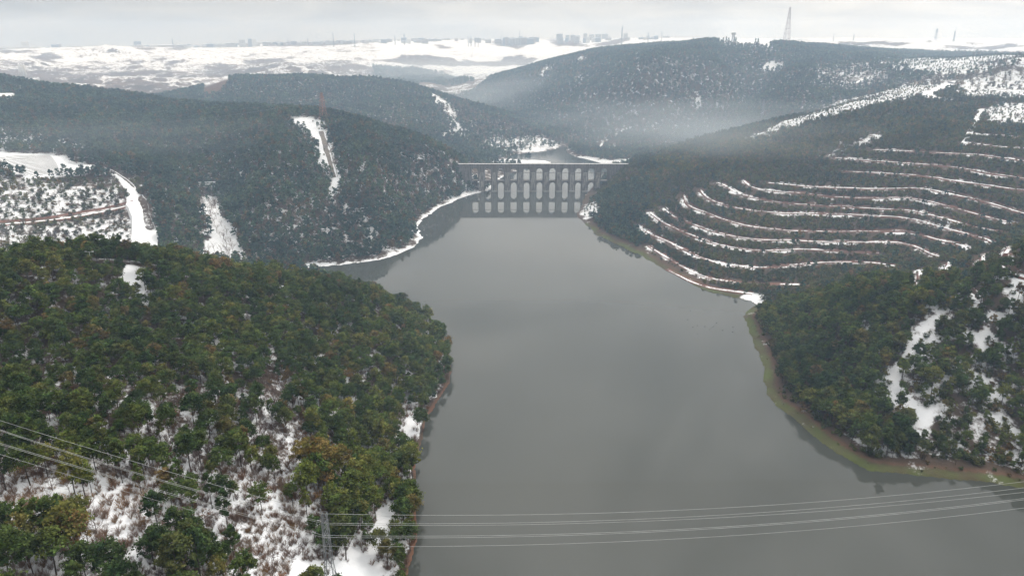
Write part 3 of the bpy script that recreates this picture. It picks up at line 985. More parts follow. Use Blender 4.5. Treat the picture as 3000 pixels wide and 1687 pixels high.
for i, p in enumerate(terr_w):
    ORD = ('lowest', 'second', 'third', 'fourth', 'fifth', 'sixth', 'seventh', 'eighth', 'ninth', 'tenth', 'eleventh', 'twelfth', 'thirteenth')
    ribbon('terrace', p, (2.6 if i < 9 else 4.4) if i < 15 else 4.0, 2.0, ('snow-lined terrace on the right hillside, %s up from the water' % ORD[i]) if i < 13 else
           ('short snowy terrace at the upper right picture edge, %s of two' % ('upper', 'lower')[i - 13]) if i < 15 else
           ('short snowy terrace stretch among the near right pines, %s of four' % ('leftmost', 'second from left', 'third from left', 'rightmost')[i - 15]), [M['bench'], M['cut']])
TRACK_LABEL = ['narrow snowy road curving away from the white capped slope', 'wide white road running down towards the near left hill', 'snowy track with a red earth bank on the left slope',
               'bright white road bend on the right plateau', 'thin snowy path climbing the upper right slope', 'snowy track bending round the spur behind the aqueduct',
               'white road on the far right plateau below the dark treeline', 'short white road stretch left of the far right plateau']
for (px, w, rm, rbk), p, tlab in zip(TRACKS, track_w, TRACK_LABEL):
    ribbon('track', p, w, 1.0 + rbk * 0.4, tlab, [M['roadsnow'], M['redearth'] if rbk else M['roadsnow']], bank=rbk * 0.3)
# muddy track beside the cleared strip under the pylon
strip = resample(hits([(940, 385), (952, 420), (962, 450), (972, 485), (982, 520)], 500), 8.0)
ribbon('track', strip, 4.5, 0.8, 'brown muddy track beside the snowy strip below the pylon', [M['brownroad'], M['brownroad']])

# ------------------------------------------------------------------ aqueduct
mst, t, out = new_mat('aqueduct_stone')
b = mk(t, 'ShaderNodeBsdfPrincipled')
g = mk(t, 'ShaderNodeNewGeometry')
spx = mk(t, 'ShaderNodeSeparateXYZ')
lk(t, g.outputs['Position'], spx.inputs[0])
cmb = mk(t, 'ShaderNodeCombineXYZ')
lk(t, mth(t, 'ADD', spx.outputs[0], spx.outputs[1]), cmb.inputs[0])
lk(t, spx.outputs[2], cmb.inputs[1])
br = mk(t, 'ShaderNodeTexBrick')
br.inputs['Scale'].default_value = 1.0
br.inputs['Brick Width'].default_value = 1.3
br.inputs['Row Height'].default_value = 0.6
br.inputs['Mortar Size'].default_value = 0.03
br.inputs['Color1'].default_value = (0.15, 0.137, 0.127, 1)
br.inputs['Color2'].default_value = (0.23, 0.21, 0.195, 1)
br.inputs['Mortar'].default_value = (0.13, 0.12, 0.11, 1)
lk(t, cmb.outputs[0], br.inputs['Vector'])
vm = mk(t, 'ShaderNodeVectorMath', operation='MULTIPLY')
lk(t, g.outputs['Position'], vm.inputs[0])
vm.inputs[1].default_value = (0.9, 0.9, 0.09)
stn = mk(t, 'ShaderNodeTexNoise')
stn.inputs['Scale'].default_value = 1.0
stn.inputs['Detail'].default_value = 5
lk(t, vm.outputs[0], stn.inputs['Vector'])
blot = mk(t, 'ShaderNodeTexNoise')
blot.inputs['Scale'].default_value = 0.12
blot.inputs['Detail'].default_value = 4
lk(t, g.outputs['Position'], blot.inputs['Vector'])
c = mixc(t, sstep(t, stn.outputs[0], 0.42, 0.66), br.outputs[0], (0.085, 0.078, 0.072))
c = mixc(t, mth(t, 'MULTIPLY', sstep(t, blot.outputs[0], 0.5, 0.7), 0.5), c, (0.13, 0.11, 0.09))
lk(t, c, b.inputs['Base Color'])
b.inputs['Roughness'].default_value = 0.95
lk(t, b.outputs[0], out.inputs[0])
M['stone'] = mst  # wall kept dark: shade of the recesses is put into its colour

M['stone_lit'] = mst.copy()  # lighter copy: light on the jutting buttresses is put into the colour
M['stone_lit'].name = 'buttress_stone'
for n_ in M['stone_lit'].node_tree.nodes:
    if n_.type == 'TEX_BRICK':
        n_.inputs['Color1'].default_value = (0.26, 0.245, 0.228, 1)
        n_.inputs['Color2'].default_value = (0.35, 0.33, 0.305, 1)
YA = at_z(1590, 560.6)[1]


def at_y(u, v, y=None):
    dx, dy, dz = ray(u, v)
    t_ = (YA if y is None else y) / dy
    return dx * t_, EYE + dz * t_


def AZ(v):
    return at_y(1590, v)[1]


def AX(u, v=530):
    return at_y(u, v)[0]


aq = empty('aqueduct', (AX(1590), YA, 0))
tag(aq, 'old two-tiered stone aqueduct with arches spanning the far end of the lake', 'aqueduct')
ox = AX(1590)
T = 7.0                                                   # thickness of the wall
sp_u = 37.8
z_deck, z_cor, z_ucrown, z_string, z_sill, z_ledge, z_lcrown = (AZ(v) for v in (482.0, 488.8, 493.8, 506, 527.6, 530.8, 534.6))
OW = AX(1500) - AX(1500 - 18.3)


def arch_panel(x0, x1, zb, zt, xc, w, zs, zc_, y0, y1, power, close_top=True):
    m = MB()
    n = 12
    arc = []
    for k in range(n + 1):
        s_ = -1 + 2 * k / n
        arc.append((xc + s_ * w / 2, zs + (zc_ - zs) * (1 - abs(s_) ** power) ** (1 / power)))
    for y in (y0, y1):
        m.add([(x0, y, zb), (xc - w / 2, y, zb), (xc - w / 2, y, zt), (x0, y, zt)], [(0, 1, 2, 3)])
        m.add([(xc + w / 2, y, zb), (x1, y, zb), (x1, y, zt), (xc + w / 2, y, zt)], [(0, 1, 2, 3)])
        for k in range(n):
            (xa, za), (xb, zb2) = arc[k], arc[k + 1]
            m.add([(xa, y, za), (xb, y, zb2), (xb, y, zt), (xa, y, zt)], [(0, 1, 2, 3)])
    prof = [(xc - w / 2, zb)] + arc + [(xc + w / 2, zb)]
    for k in range(len(prof) - 1):
        (xa, za), (xb, zb2) = prof[k], prof[k + 1]
        m.add([(xa, y0, za), (xb, y0, zb2), (xb, y1, zb2), (xa, y1, za)], [(0, 1, 2, 3)])
    for x in (x0, x1):
        m.add([(x, y0, zb), (x, y1, zb), (x, y1, zt), (x, y0, zt)], [(0, 1, 2, 3)])
    m.add([(x0, y0, zt), (x1, y0, zt), (x1, y1, zt), (x0, y1, zt)], [(0, 1, 2, 3)])
    return m


half = (AX(1500 + sp_u) - AX(1500)) / 2
u_first = 1380 + 560 / 6.44
cent_u = [u_first + sp_u * k for k in range(-2, 9)]        # upper openings
for k, cu in enumerate(cent_u):
    xc = AX(cu) - ox
    arch_panel(xc - half, xc + half, z_ledge, z_cor, xc, OW, z_ucrown - OW * 0.5, z_ucrown, 0.0, T - 1.0, 2.0).build('upper_arch', M['stone'], aq)
    m = MB()
    m.box((xc - 0.2, 2.2, z_ledge + 0.22), (OW * random.uniform(0.55, 0.9), 2.0, 0.4), top=0.8)
    m.build('ledge_snow', M['snow'], aq)
for k, cu in enumerate(cent_u[1:-1]):
    xc = AX(cu + 0.4) - ox
    arch_panel(xc - half, xc + half, -5.0, z_sill - 0.6, xc, OW * 0.97, z_lcrown - OW * 0.52, z_lcrown, -0.8, T, 1.75).build('lower_arch', M['stone'], aq)
x_l, x_r = AX(1326) - ox, AX(1856) - ox
xa, xb = AX(cent_u[0]) - half - ox, AX(cent_u[-1]) + half - ox
m = MB(); m.box(((xa + xb) / 2, T / 2 - 0.5, (z_sill - 0.6 + z_ledge) / 2), (xb - xa + 0.6, T + 2.2, z_ledge - z_sill + 0.6 + 0.01)); 
m.build('ledge', M['stone'], aq)
for xs, xe in ((x_l, xa), (xb, x_r)):                     # solid end walls running into the hillsides
    m = MB(); m.box(((xs + xe) / 2, T / 2 - 0.5, (z_cor - 8) / 2), (abs(xe - xs) - 0.02, T - 1.0, z_cor + 8)); m.build('end_wall', M['stone'], aq)
m = MB(); m.box(((xa + xb) / 2, -0.1, z_string), (xb - xa + 0.3, 0.75, 0.55)); m.build('string_course', M['stone'], aq)
m = MB(); m.box(((x_l + x_r) / 2, T / 2 - 0.5, z_cor + 0.3), (x_r - x_l, T - 1 + 1.4, 0.6)); m.build('cornice', M['stone'], aq)
m = MB(); m.box(((x_l + x_r) / 2, T / 2 - 0.5, (z_deck + z_cor + 0.6) / 2), (x_r - x_l - 0.4, T - 1 - 0.3, z_deck - z_cor - 0.6)); deck = m.build('channel_wall', M['stone'], aq)
m = MB(); m.box(((x_l + x_r) / 2, T / 2 - 0.5, z_deck + 0.12), (x_r - x_l - 0.8, T - 2.6, 0.24), top=0.995); m.build('deck_snow', M['snow'], deck)
for yy in (0.35, T - 1.35):
    m = MB(); m.box(((x_l + x_r) / 2, yy, z_deck + 0.32), (x_r - x_l - 0.6, 0.6, 0.64)); m.build('parapet', M['stone_lit'], aq)
for k in range(len(cent_u) - 1):                           # buttresses between the openings
    cu = (cent_u[k] + cent_u[k + 1]) / 2 + 0.4
    xc = AX(cu) - ox
    for fr in (-1, 1):
        yb = -0.8 if fr < 0 else T
        m = MB()
        w0, w1, d0, d1 = 3.5, 2.9, 3.4, 1.5
        zt_ = z_string + 0.2
        vs = []
        for z_, w_, d_ in ((-5, w0, d0), (z_ledge + 0.3, w1, d1 + 0.5), (zt_, w1, 0.5)):
            vs += [(xc - w_, yb, z_), (xc + w_, yb, z_), (xc + w_, yb + fr * d_, z_), (xc - w_, yb + fr * d_, z_)]
        fs = []
        for lv in (0, 4):
            for a_, b_ in ((0, 1), (1, 2), (2, 3), (3, 0)):
                fs.append((lv + a_, lv + b_, lv + 4 + b_, lv + 4 + a_))
        fs.append((8, 9, 10, 11))
        m.add(vs, fs)
        bt = m.build('buttress', M['stone_lit'], aq)
        m = MB(); m.box((xc, yb + fr * 1.45, AZ(547.8)), (2 * w0 - 0.2, 3.2, 0.5)); m.build('band', M['stone'], bt)
        m = MB(); m.box((xc, yb + fr * 1.9, 0.3), (2 * w0 + 0.5, 3.8, 2.6)); m.build('plinth', M['concrete'], bt)

# ------------------------------------------------------------------ trees: prototypes
PROTO = {}


def tris_cloud(r_, centers, crad, per, size, flat=0.65, up=0.35):
    """leaf-sized triangles scattered through clumps."""
    n = len(centers) * per
    c = np.repeat(np.asarray(centers), per, 0) + r_.normal(0, 0.5, (n, 3)) * np.repeat(np.asarray(crad), per)[:, None] * (1, 1, flat)
    nr = r_.normal(0, 1, (n, 3))
    nr[:, 2] = np.abs(nr[:, 2]) + up
    nr /= np.linalg.norm(nr, axis=1)[:, None]
    a = np.cross(nr, r_.normal(0, 1, (n, 3)))
    a /= np.linalg.norm(a, axis=1)[:, None]
    b_ = np.cross(nr, a)
    s_ = size * r_.uniform(0.6, 1.35, n)[:, None]
    v = np.stack([c + a * s_, c - a * s_ * 0.55 + b_ * s_ * 0.8, c - a * s_ * 0.55 - b_ * s_ * 0.8], 1).reshape(-1, 3)
    f = np.arange(n * 3).reshape(-1, 3)
    global TONE
    tone = np.repeat(r_.uniform(0.55, 1.55, len(centers)), per)[:, None] * r_.uniform(0.85, 1.2, (n, 1)) * np.array([1, 1, 1])
    tone[:, 0] *= np.repeat(r_.uniform(0.9, 1.2, len(centers)), per)
    TONE = np.repeat(tone, 3, 0)
    return v, f


def pine_crown(seed, h=13.0, nclump=34, per=48, size=0.36, rad=3.3, low=0.42):
    r_ = np.random.default_rng(seed)
    cen, cr = [], []
    lop = r_.uniform(0, 2 * math.pi)
    for k in range(nclump):
        t_ = r_.uniform(0, 1) ** 0.8
        prof = (math.sin(math.pi * min(1.0, 0.22 + 0.72 * t_)) ** 0.75)
        q = rad * prof * math.sqrt(r_.uniform(0.12, 1.0))
        an = r_.uniform(0, 2 * math.pi)
        q *= 1 + 0.22 * math.cos(an - lop)
        cen.append((q * math.cos(an), q * math.sin(an), h * (low + (1 - low) * (0.04 + 0.92 * t_)) - 0.10 * q * q * 0.35))
        cr.append(r_.uniform(0.5, 1.5) * rad / 3.3)
    return tris_cloud(r_, cen, cr, per, size)


def leaf_mesh(name, v, f, mat):
    me = np_mesh(name, v, f)
    a = me.attributes.new('tone', 'FLOAT_COLOR', 'POINT')
    a.data.foreach_set('color', np.c_[TONE, np.ones(len(TONE))].astype(np.float32).ravel())
    me.materials.append(mat)
    return me


def trunk_mb(seed, h, r0, branches=5):
    r_ = random.Random(seed)
    m = MB()
    pts, rad = [], []
    x = y = 0.0
    for k in range(5):
        pts.append((x, y, -0.6 + (h + 0.6) * k / 4))
        rad.append(r0 * (1 - 0.8 * k / 4))
        x += r_.uniform(-0.18, 0.18)
        y += r_.uniform(-0.18, 0.18)
    m.tube(pts, rad, 5)
    for k in range(branches):
        z_ = h * r_.uniform(0.38, 0.8)
        an = r_.uniform(0, 6.28)
        L = r_.uniform(1.2, 2.6)
        m.bar((0, 0, z_), (L * math.cos(an), L * math.sin(an), z_ + L * 0.5), r0 * 0.35, 0.03, 3)
    return m


near_crowns, near_trunks = [], []
for k in range(8):
    v, f = pine_crown(100 + k, h=(12.5, 13.5, 12.0, 13, 11.5, 15, 12.8, 14)[k], rad=(2.5, 2.9, 3.3, 3.7, 4.1, 2.2, 3.0, 3.4)[k], low=(0.40, 0.46, 0.52, 0.55, 0.60, 0.42, 0.48, 0.5)[k], nclump=(28, 32, 36, 38, 40, 30, 34, 36)[k])
    me = leaf_mesh('pine_crown', v, f, M['pine'])
    near_crowns.append(me)
    me = trunk_mb(200 + k, 12.0, 0.21).mesh('pine_trunk')
    me.materials.append(M['bark'])
    near_trunks.append(me)


def join_meshes(name, parts, tone0):
    """parts: list of (verts, faces(list of tuples), material)."""
    V, Fc, mi, mats, base = [], [], [], [], 0
    for v, f, m in parts:
        V += [tuple(p) for p in v]
        Fc += [tuple(int(i) + base for i in q) for q in f]
        if m not in mats:
            mats.append(m)
        mi += [mats.index(m)] * len(f)
        base = len(V)
    me = bpy.data.meshes.new(name)
    me.from_pydata(V, [], Fc)
    me.polygons.foreach_set('material_index', np.asarray(mi, dtype=np.int32))
    for m in mats:
        me.materials.append(m)
    a = me.attributes.new('tone', 'FLOAT_COLOR', 'POINT')
    tn = np.ones((len(V), 4), np.float32)
    tn[:len(tone0)] = tone0
    a.data.foreach_set('color', tn.ravel())
    me.update()
    return me


def mesh_parts(me):
    return [tuple(v.co) for v in me.vertices], [tuple(p.vertices) for p in me.polygons]


def tone_of(me):
    d = np.empty(len(me.vertices) * 4, np.float32)
    me.attributes['tone'].data.foreach_get('color', d)
    return d.reshape(-1, 4)


def proto_collection(name, meshes):
    c = bpy.data.collections.new(name)
    for i, me in enumerate(meshes):
        o = bpy.data.objects.new('%s_%02d' % (name, i), me)
        c.objects.link(o)
    PROTO[name] = (c, len(meshes))


proto_collection('grove_pine', [join_meshes('grove_pine', [(*mesh_parts(near_crowns[k]), M['pine']), (*mesh_parts(near_trunks[k]), M['bark'])], tone_of(near_crowns[k])) for k in range(8)])
ms = []
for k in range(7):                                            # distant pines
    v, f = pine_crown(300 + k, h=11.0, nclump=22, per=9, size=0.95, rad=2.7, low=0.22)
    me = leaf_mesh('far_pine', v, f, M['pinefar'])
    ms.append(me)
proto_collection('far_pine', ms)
ms = []
for k in range(6):                                            # evergreen scrub on the terraces
    r_ = np.random.default_rng(400 + k)
    cen = [(r_.normal(0, 0.9), r_.normal(0, 0.9), r_.uniform(0.7, 3.4)) for _ in range(14)]
    v, f = tris_cloud(r_, cen, [0.9] * 14, 14, 0.5, 0.8)
    me = leaf_mesh('scrub_bush', v, f, M['scrub'])
    ms.append(me)
proto_collection('scrub_bush', ms)


ms = []
for k in range(5):                                            # leafless crowns seen from afar
    r_ = np.random.default_rng(450 + k)
    cen = [(r_.normal(0, 1.1), r_.normal(0, 1.1), r_.uniform(1.5, 6.0)) for _ in range(16)]
    v, f = tris_cloud(r_, cen, [0.9] * 16, 12, 0.42, 1.1, 0.0)
    ms.append(leaf_mesh('leafless_crown', v, f, M['browncrown']))
proto_collection('leafless_crown', ms)


def bare_tree_mb(seed, h=8.5, r0=0.16, levels=3, spread=0.62, thin=0.028, kids=4):
    r_ = random.Random(seed)
    m = MB()

    def grow(p, d, L, r, lev):
        q = p + d * L
        m.bar(p, q, r, r * 0.6, 4 if lev == 0 else 3)
        if lev >= levels:
            return
        for k in range(kids + (1 if lev == 0 else 0)):
            base = p + d * (L * r_.uniform(0.35, 1.0))
            ax = Vector((r_.uniform(-1, 1), r_.uniform(-1, 1), r_.uniform(-0.2, 0.9))).normalized()
            nd = (d * (1 - spread) + ax * spread + Vector((0, 0, 0.18))).normalized()
            grow(base, nd, L * r_.uniform(0.45, 0.72), max(thin, r * 0.5), lev + 1)
    grow(Vector((0, 0, -0.4)), Vector((r_.uniform(-.1, .1), r_.uniform(-.1, .1), 1)).normalized(), h * 0.5, r0, 0)
    return m


def fan_shrub_mb(seed, h=3.8, stems=20):
    r_ = random.Random(seed)
    m = MB()
    for k in range(stems):
        an = r_.uniform(0, 6.28)
        lean = r_.uniform(0.15, 0.75)
        d = Vector((math.cos(an) * lean, math.sin(an) * lean, 1)).normalized()
        L = h * r_.uniform(0.6, 1.1)
        p = Vector((r_.uniform(-.3, .3), r_.uniform(-.3, .3), -0.2))
        q = p + d * L * 0.55
        m.bar(p, q, 0.042, 0.03, 3)
        for j in range(4):
            e = (d + Vector((r_.uniform(-.5, .5), r_.uniform(-.5, .5), r_.uniform(-.1, .4)))).normalized()
            s_ = p + (q - p) * r_.uniform(0.4, 1.0)
            m.bar(s_, s_ + e * L * r_.uniform(0.35, 0.6), 0.030, 0.018, 3)
    return m


bare_meshes = []
for k in range(6):
    me = bare_tree_mb(500 + k, 8.5 + k % 3, levels=3, kids=4).mesh('bare_tree')
    me.materials.append(M['twig'])
    bare_meshes.append(me)
shrub_meshes = []
for k in range(6):
    me = fan_shrub_mb(600 + k, 3.4 + 0.6 * (k % 3)).mesh('bare_shrub')
    me.materials.append(M['thicket'])
    a = me.attributes.new('tone', 'FLOAT_COLOR', 'POINT')
    a.data.foreach_set('color', np.ones(len(me.vertices) * 4, np.float32))
    shrub_meshes.append(me)
proto_collection('bare_shrub', shrub_meshes)
proto_collection('bare_wood', bare_meshes)
rust_trunks, rust_crowns = [], []
for k in range(4):
    me = bare_tree_mb(700 + k, 7.5, levels=2, kids=4).mesh('oak_branches')
    me.materials.append(M['twig'])
    rust_trunks.append(me)
    r_ = np.random.default_rng(720 + k)
    cen = [(r_.normal(0, 1.5), r_.normal(0, 1.5), r_.uniform(2.4, 6.6)) for _ in range(24)]
    v, f = tris_cloud(r_, cen, [1.0] * 24, 16, 0.27)
    me = leaf_mesh('dry_leaves', v, f, M['rust'])
    rust_crowns.append(me)
proto_collection('rust_oak', [join_meshes('rust_oak', [(*mesh_parts(rust_crowns[k]), M['rust']), (*mesh_parts(rust_trunks[k]), M['twig'])], tone_of(rust_crowns[k])) for k in range(4)])

# ------------------------------------------------------------------ trees: where they grow
def near_idx(x, y):
    i = np.clip(np.rint((np.log(np.maximum(np.hypot(x, y), R0)) - lr[0]) / (lr[1] - lr[0])), 0, NR - 1).astype(int)
    j = np.clip(np.rint((np.arctan2(x, y) - TH0) / (th[1] - th[0])), 0, NT - 1).astype(int)
    return i, j


HOR = np.maximum.accumulate((GZ - EYE) / GR, axis=0)


def candidates(r0, r1, s, half_deg=41.5):
    n = int(r1 / s) + 2
    gx, gy = np.meshgrid(np.arange(-n, n + 1) * s, np.arange(1, n + 1) * s)
    gx = gx + rng.uniform(-0.48, 0.48, gx.shape) * s
    gy = gy + rng.uniform(-0.48, 0.48, gy.shape) * s
    x, y = gx.ravel(), gy.ravel()
    r = np.hypot(x, y)
    k = (r >= r0) & (r < r1) & (np.abs(np.arctan2(x, y)) < R(half_deg))
    x, y = x[k], y[k]
    i, j = near_idx(x, y)
    k = LD[i, j] > 0.8
    return x[k], y[k]


def visible(x, y, z, h, tol):
    r = np.hypot(x, y)
    i, j = near_idx(x, y)
    ib = np.maximum(i - 2, 0)
    return (z + h - EYE) / r > HOR[ib, j] - tol


zones = {}


def put(kind, x, y, scl, idx=None):
    z = zat(x, y)
    zones.setdefault(kind, []).append(np.stack([x, y, z, scl], 1))


tl_all = np.concatenate([p[:, :2] for p in terr_w])
tz_all = zat(tl_all[:, 0], tl_all[:, 1])
road_pts = np.concatenate([np.c_[p[:, :2], np.full(len(p), w)] for (px, w, rm, rb_), p in zip(TRACKS, track_w)] + [np.c_[strip[:, :2], np.full(len(strip), 4.5)]])


def nearest_pt(x, y, pts):
    best = np.full(x.shape, 1e9)
    arg = np.zeros(x.shape, int)
    for k in range(0, len(pts), 1):
        d = (x - pts[k, 0]) ** 2 + (y - pts[k, 1]) ** 2
        m_ = d < best
        best[m_] = d[m_]
        arg[m_] = k
    return np.sqrt(best), arg


def off_roads(x, y):
    d, a = nearest_pt(x, y, road_pts)
    return d > road_pts[a, 2] * 0.5 + 2.0


# --- near left hill and near right bank
x, y = candidates(110, 640, 4.3)
z = zat(x, y)
r = np.hypot(x, y)
k = visible(x, y, z, 13, 0.06)
x, y, z, r = x[k], y[k], z[k], r[k]
i, j = near_idx(x, y)
ld = LD[i, j]
tht = np.arctan2(x, y)
left = tht < R(4)
u, v = project(x, y, z)
cl, sprs = masks(x, y, r)
cl &= ~cove[i, j]
on = off_roads(x, y)
dterr, aterr = nearest_pt(x, y, tl_all)
patch = fbm(x, y, 26, 3, off=21)
rnd = rng.uniform(0, 1, x.shape)
hillA_t = left & (r < 570)
bankB_t = (~left) & (r < 545)
# pine density on the near left hill: close canopy above, open and snowy towards the bottom of the slope
dA = np.interp(v, [700, 1000, 1150, 1300, 1450, 1700], [0.96, 0.88, 0.62, 0.37, 0.26, 0.20]) + 0.5 * patch
dA = np.maximum(dA, np.where((u > 900) & (v > 1000) & (ld < 75), 0.84, 0))
dA = dA * sprs
pineA = hillA_t & (ld > 0.9) & ~cl & on & (rnd < dA)
put('pineA', x[pineA], y[pineA], np.clip(rng.normal(0.80, 0.16, pineA.sum()), 0.4, 1.25) * np.interp(v[pineA], [1150, 1450], [1.0, 1.3]))
restA = hillA_t & (ld > 2.5) & ~pineA & on & (v > 1000)
r2 = rng.uniform(0, 1, x.shape)
rough = restA & ~cl
sel = rough & (r2 < 0.62); put('shrubA', x[sel], y[sel], rng.uniform(0.7, 1.4, sel.sum()))
sel = rough & (r2 > 0.62) & (r2 < 0.80); put('bareA', x[sel], y[sel], rng.uniform(0.6, 1.05, sel.sum()))
sel = rough & (r2 > 0.80) & (r2 < 0.845); put('rustA', x[sel], y[sel], rng.uniform(0.5, 0.95, sel.sum()))
sel = restA & cl & (r2 < 0.10); put('shrubA', x[sel], y[sel], rng.uniform(0.5, 0.9, sel.sum()))
sel = hillA_t & (ld > 2) & (ld < 9) & (r2 > 0.7) & (v > 1050); put('shrubA', x[sel], y[sel], rng.uniform(0.5, 0.9, sel.sum()))
sel = hillA_t & (v < 1000) & ~pineA & ~cl & (r2 < 0.04); put('rustA', x[sel], y[sel], rng.uniform(0.7, 1.1, sel.sum()))
xs, ys = candidates(110, 420, 2.25)
zs_ = zat(xs, ys)
us, vs_ = project(xs, ys, zs_)
cs_, _s = masks(xs, ys, np.hypot(xs, ys))
k = (np.arctan2(xs, ys) < R(4)) & (vs_ > 1080) & (us > -60) & (vs_ < 1800) & ~cs_ & (rng.uniform(0, 1, xs.shape) < np.interp(vs_, [1080, 1300, 1500], [0.3, 0.9, 1.0]) * (0.95 + 0.8 * fbm(xs, ys, 30, 2, off=12)))
put('shrubA', xs[k], ys[k], rng.uniform(0.4, 1.0, k.sum()))
# right bank
dB = np.where(u > 2650, 0.72, 0.94) * sprs + 0.4 * patch
spz = sprs < 0.99
pineB = bankB_t & (ld > 9.0) & ~cl & (rnd < dB) & (dterr > 4.5)
put('pineB', x[pineB], y[pineB], np.clip(rng.normal(0.84, 0.15, pineB.sum()), 0.45, 1.2) * np.where(spz[pineB], 0.6, 1))
sel = bankB_t & (ld > 12) & (cl | spz) & (r2 < 0.42); put('bushB', x[sel], y[sel], rng.uniform(0.4, 0.8, sel.sum()))
sel = bankB_t & (ld > 2.5) & (ld < 7) & (r2 < 0.18); put('bushB', x[sel], y[sel], rng.uniform(0.12, 0.28, sel.sum()))
sel = bankB_t & (ld > 6.5) & (ld < 10) & (r2 < 0.6); put('bushB', x[sel], y[sel], rng.uniform(0.35, 0.6, sel.sum()))

xs, ys = candidates(250, 545, 3.7)
k = np.arctan2(xs, ys) > R(4)
xs, ys = xs[k], ys[k]
cs_, ss_ = masks(xs, ys, np.hypot(xs, ys))
ix, jx = near_idx(xs, ys)
dt_, _a = nearest_pt(xs, ys, tl_all)
k = ~cs_ & (LD[ix, jx] > 9) & (dt_ > 3.5) & (rng.uniform(0, 1, xs.shape) < np.where(np.arctan2(xs, ys) > R(27), 0.5, 0.8) * ss_)
put('bushB', xs[k], ys[k], rng.uniform(0.6, 1.25, k.sum()))

# --- middle distance: hill left of the aqueduct, terraced hill
x, y = candidates(500, 1350, 5.2, 39)
z = zat(x, y)
r = np.hypot(x, y)
k = visible(x, y, z, 10, 0.012)
x, y, z, r = x[k], y[k], z[k], r[k]
i, j = near_idx(x, y)
ld = LD[i, j]
tht = np.arctan2(x, y)
left = tht < R(4)
u, v = project(x, y, z)
cl, sprs = masks(x, y, r)
on = off_roads(x, y)
patch = fbm(x, y, 60, 3, off=51)
rnd = rng.uniform(0, 1, x.shape)
r2 = rng.uniform(0, 1, x.shape)
D_t = left & (r >= 570) & ~((r > 1000) & (tht > R(-3.5)))
clr_noise = fbm(x, y, 22, 3, 0.6, off=71)
spz = sprs < 0.99
dD = 1.02 * sprs - np.where(clr_noise > 0.47, 0.75, 0)
brown_d = D_t & (ld > 6) & ~cl & on & (rnd < dD) & (rng.uniform(0, 1, x.shape) < np.clip(0.02 + 0.7 * fbm(x, y, 110, 3, off=33), 0.02, 0.45))
put('brownD', x[brown_d], y[brown_d], rng.uniform(0.8, 1.3, brown_d.sum()))
sel = D_t & (ld > 4 + 5 * patch) & ~cl & on & (rnd < dD) & ~brown_d
landfill_side = D_t & (u < 420) & (v > 525)
put('pineD', x[sel & ~landfill_side], y[sel & ~landfill_side], rng.uniform(0.65, 1.05, (sel & ~landfill_side).sum()))
put('scrubD', x[sel & landfill_side], y[sel & landfill_side], rng.uniform(0.6, 1.15, (sel & landfill_side).sum()))
sel = D_t & (ld > 6) & on & (r2 < 0.14) & (spz | (ld < 30)) & ~cl; put('bareD', x[sel], y[sel], rng.uniform(0.7, 1.1, sel.sum()))
sel = D_t & cl & (u > 560) & (u < 720) & (v > 560) & (r2 < 0.34); put('bareD', x[sel], y[sel], rng.uniform(0.9, 1.4, sel.sum()))
sel = D_t & cl & (r2 > 0.93) & (u > 300); put('scrubD', x[sel], y[sel], rng.uniform(0.25, 0.6, sel.sum()))
C_t = (~left) & (r >= 545)
dterr, aterr = nearest_pt(x, y, tl_all)
below = z < tz_all[aterr] + 0.2
cband = (dterr > rng.uniform(1.2, 3.6, dterr.shape))
small = below & (dterr < 9.5)
before_aq = (u > 1690) & (u < 1870) & (y < YA + 2) & (y > YA - 75)
small = small | before_aq
sc_c = np.where(small, 0.42, 1.0)
dC = sprs * np.where(small, 0.75, 1.0) - np.where(clr_noise > 0.62, 0.7, 0)
valley = C_t & (u > 2150) & (r < 700) & (v > 740)
okC = C_t & (ld > np.where(u > 1720, 8, 7)) & ~cl & on & cband & (rnd < dC) & ~((np.abs(x - AX(1590)) < 115) & (np.abs(y - YA - 3) < 9))
pineC = okC & ((r2 < 0.16) | (u < 1900) | ((v < 400) & (r2 < 0.4))) & ~small
put('pineC', x[pineC], y[pineC], rng.uniform(0.42, 0.72, pineC.sum()) * np.where(u[pineC] < 1930, 1.3, 1.0) * np.where(spz[pineC], 0.45, 1))
sel = okC & ~pineC
put('scrubC', x[sel], y[sel], rng.uniform(0.6, 1.15, sel.sum()) * sc_c[sel] * np.where(spz[sel], 0.55, 1))
brown_c = okC & ~pineC & (rng.uniform(0, 1, x.shape) < np.clip(0.08 + 0.8 * fbm(x, y, 80, 3, off=37), 0.03, 0.45))
put('brownC', x[brown_c], y[brown_c], rng.uniform(0.45, 0.8, brown_c.sum()) * sc_c[brown_c])
# extra scrub to close the rows between the terraces
xs, ys = candidates(560, 1050, 4.0, 39)
k = np.arctan2(xs, ys) > R(5)
xs, ys = xs[k], ys[k]
zs_ = zat(xs, ys)
k = visible(xs, ys, zs_, 4, 0.01)
xs, ys, zs_ = xs[k], ys[k], zs_[k]
d_, a_ = nearest_pt(xs, ys, tl_all)
c_, s_ = masks(xs, ys, np.hypot(xs, ys))
i, j = near_idx(xs, ys)
us, vs_ = project(xs, ys, zs_)
k = (d_ > 2.6) & ~((zs_ < tz_all[a_] + 0.2) & (d_ < 9.5)) & ~c_ & (s_ > 0.99) & (LD[i, j] > 11) & (rng.uniform(0, 1, xs.shape) < 0.8)
put('scrubC', xs[k], ys[k], rng.uniform(0.55, 1.05, k.sum()))

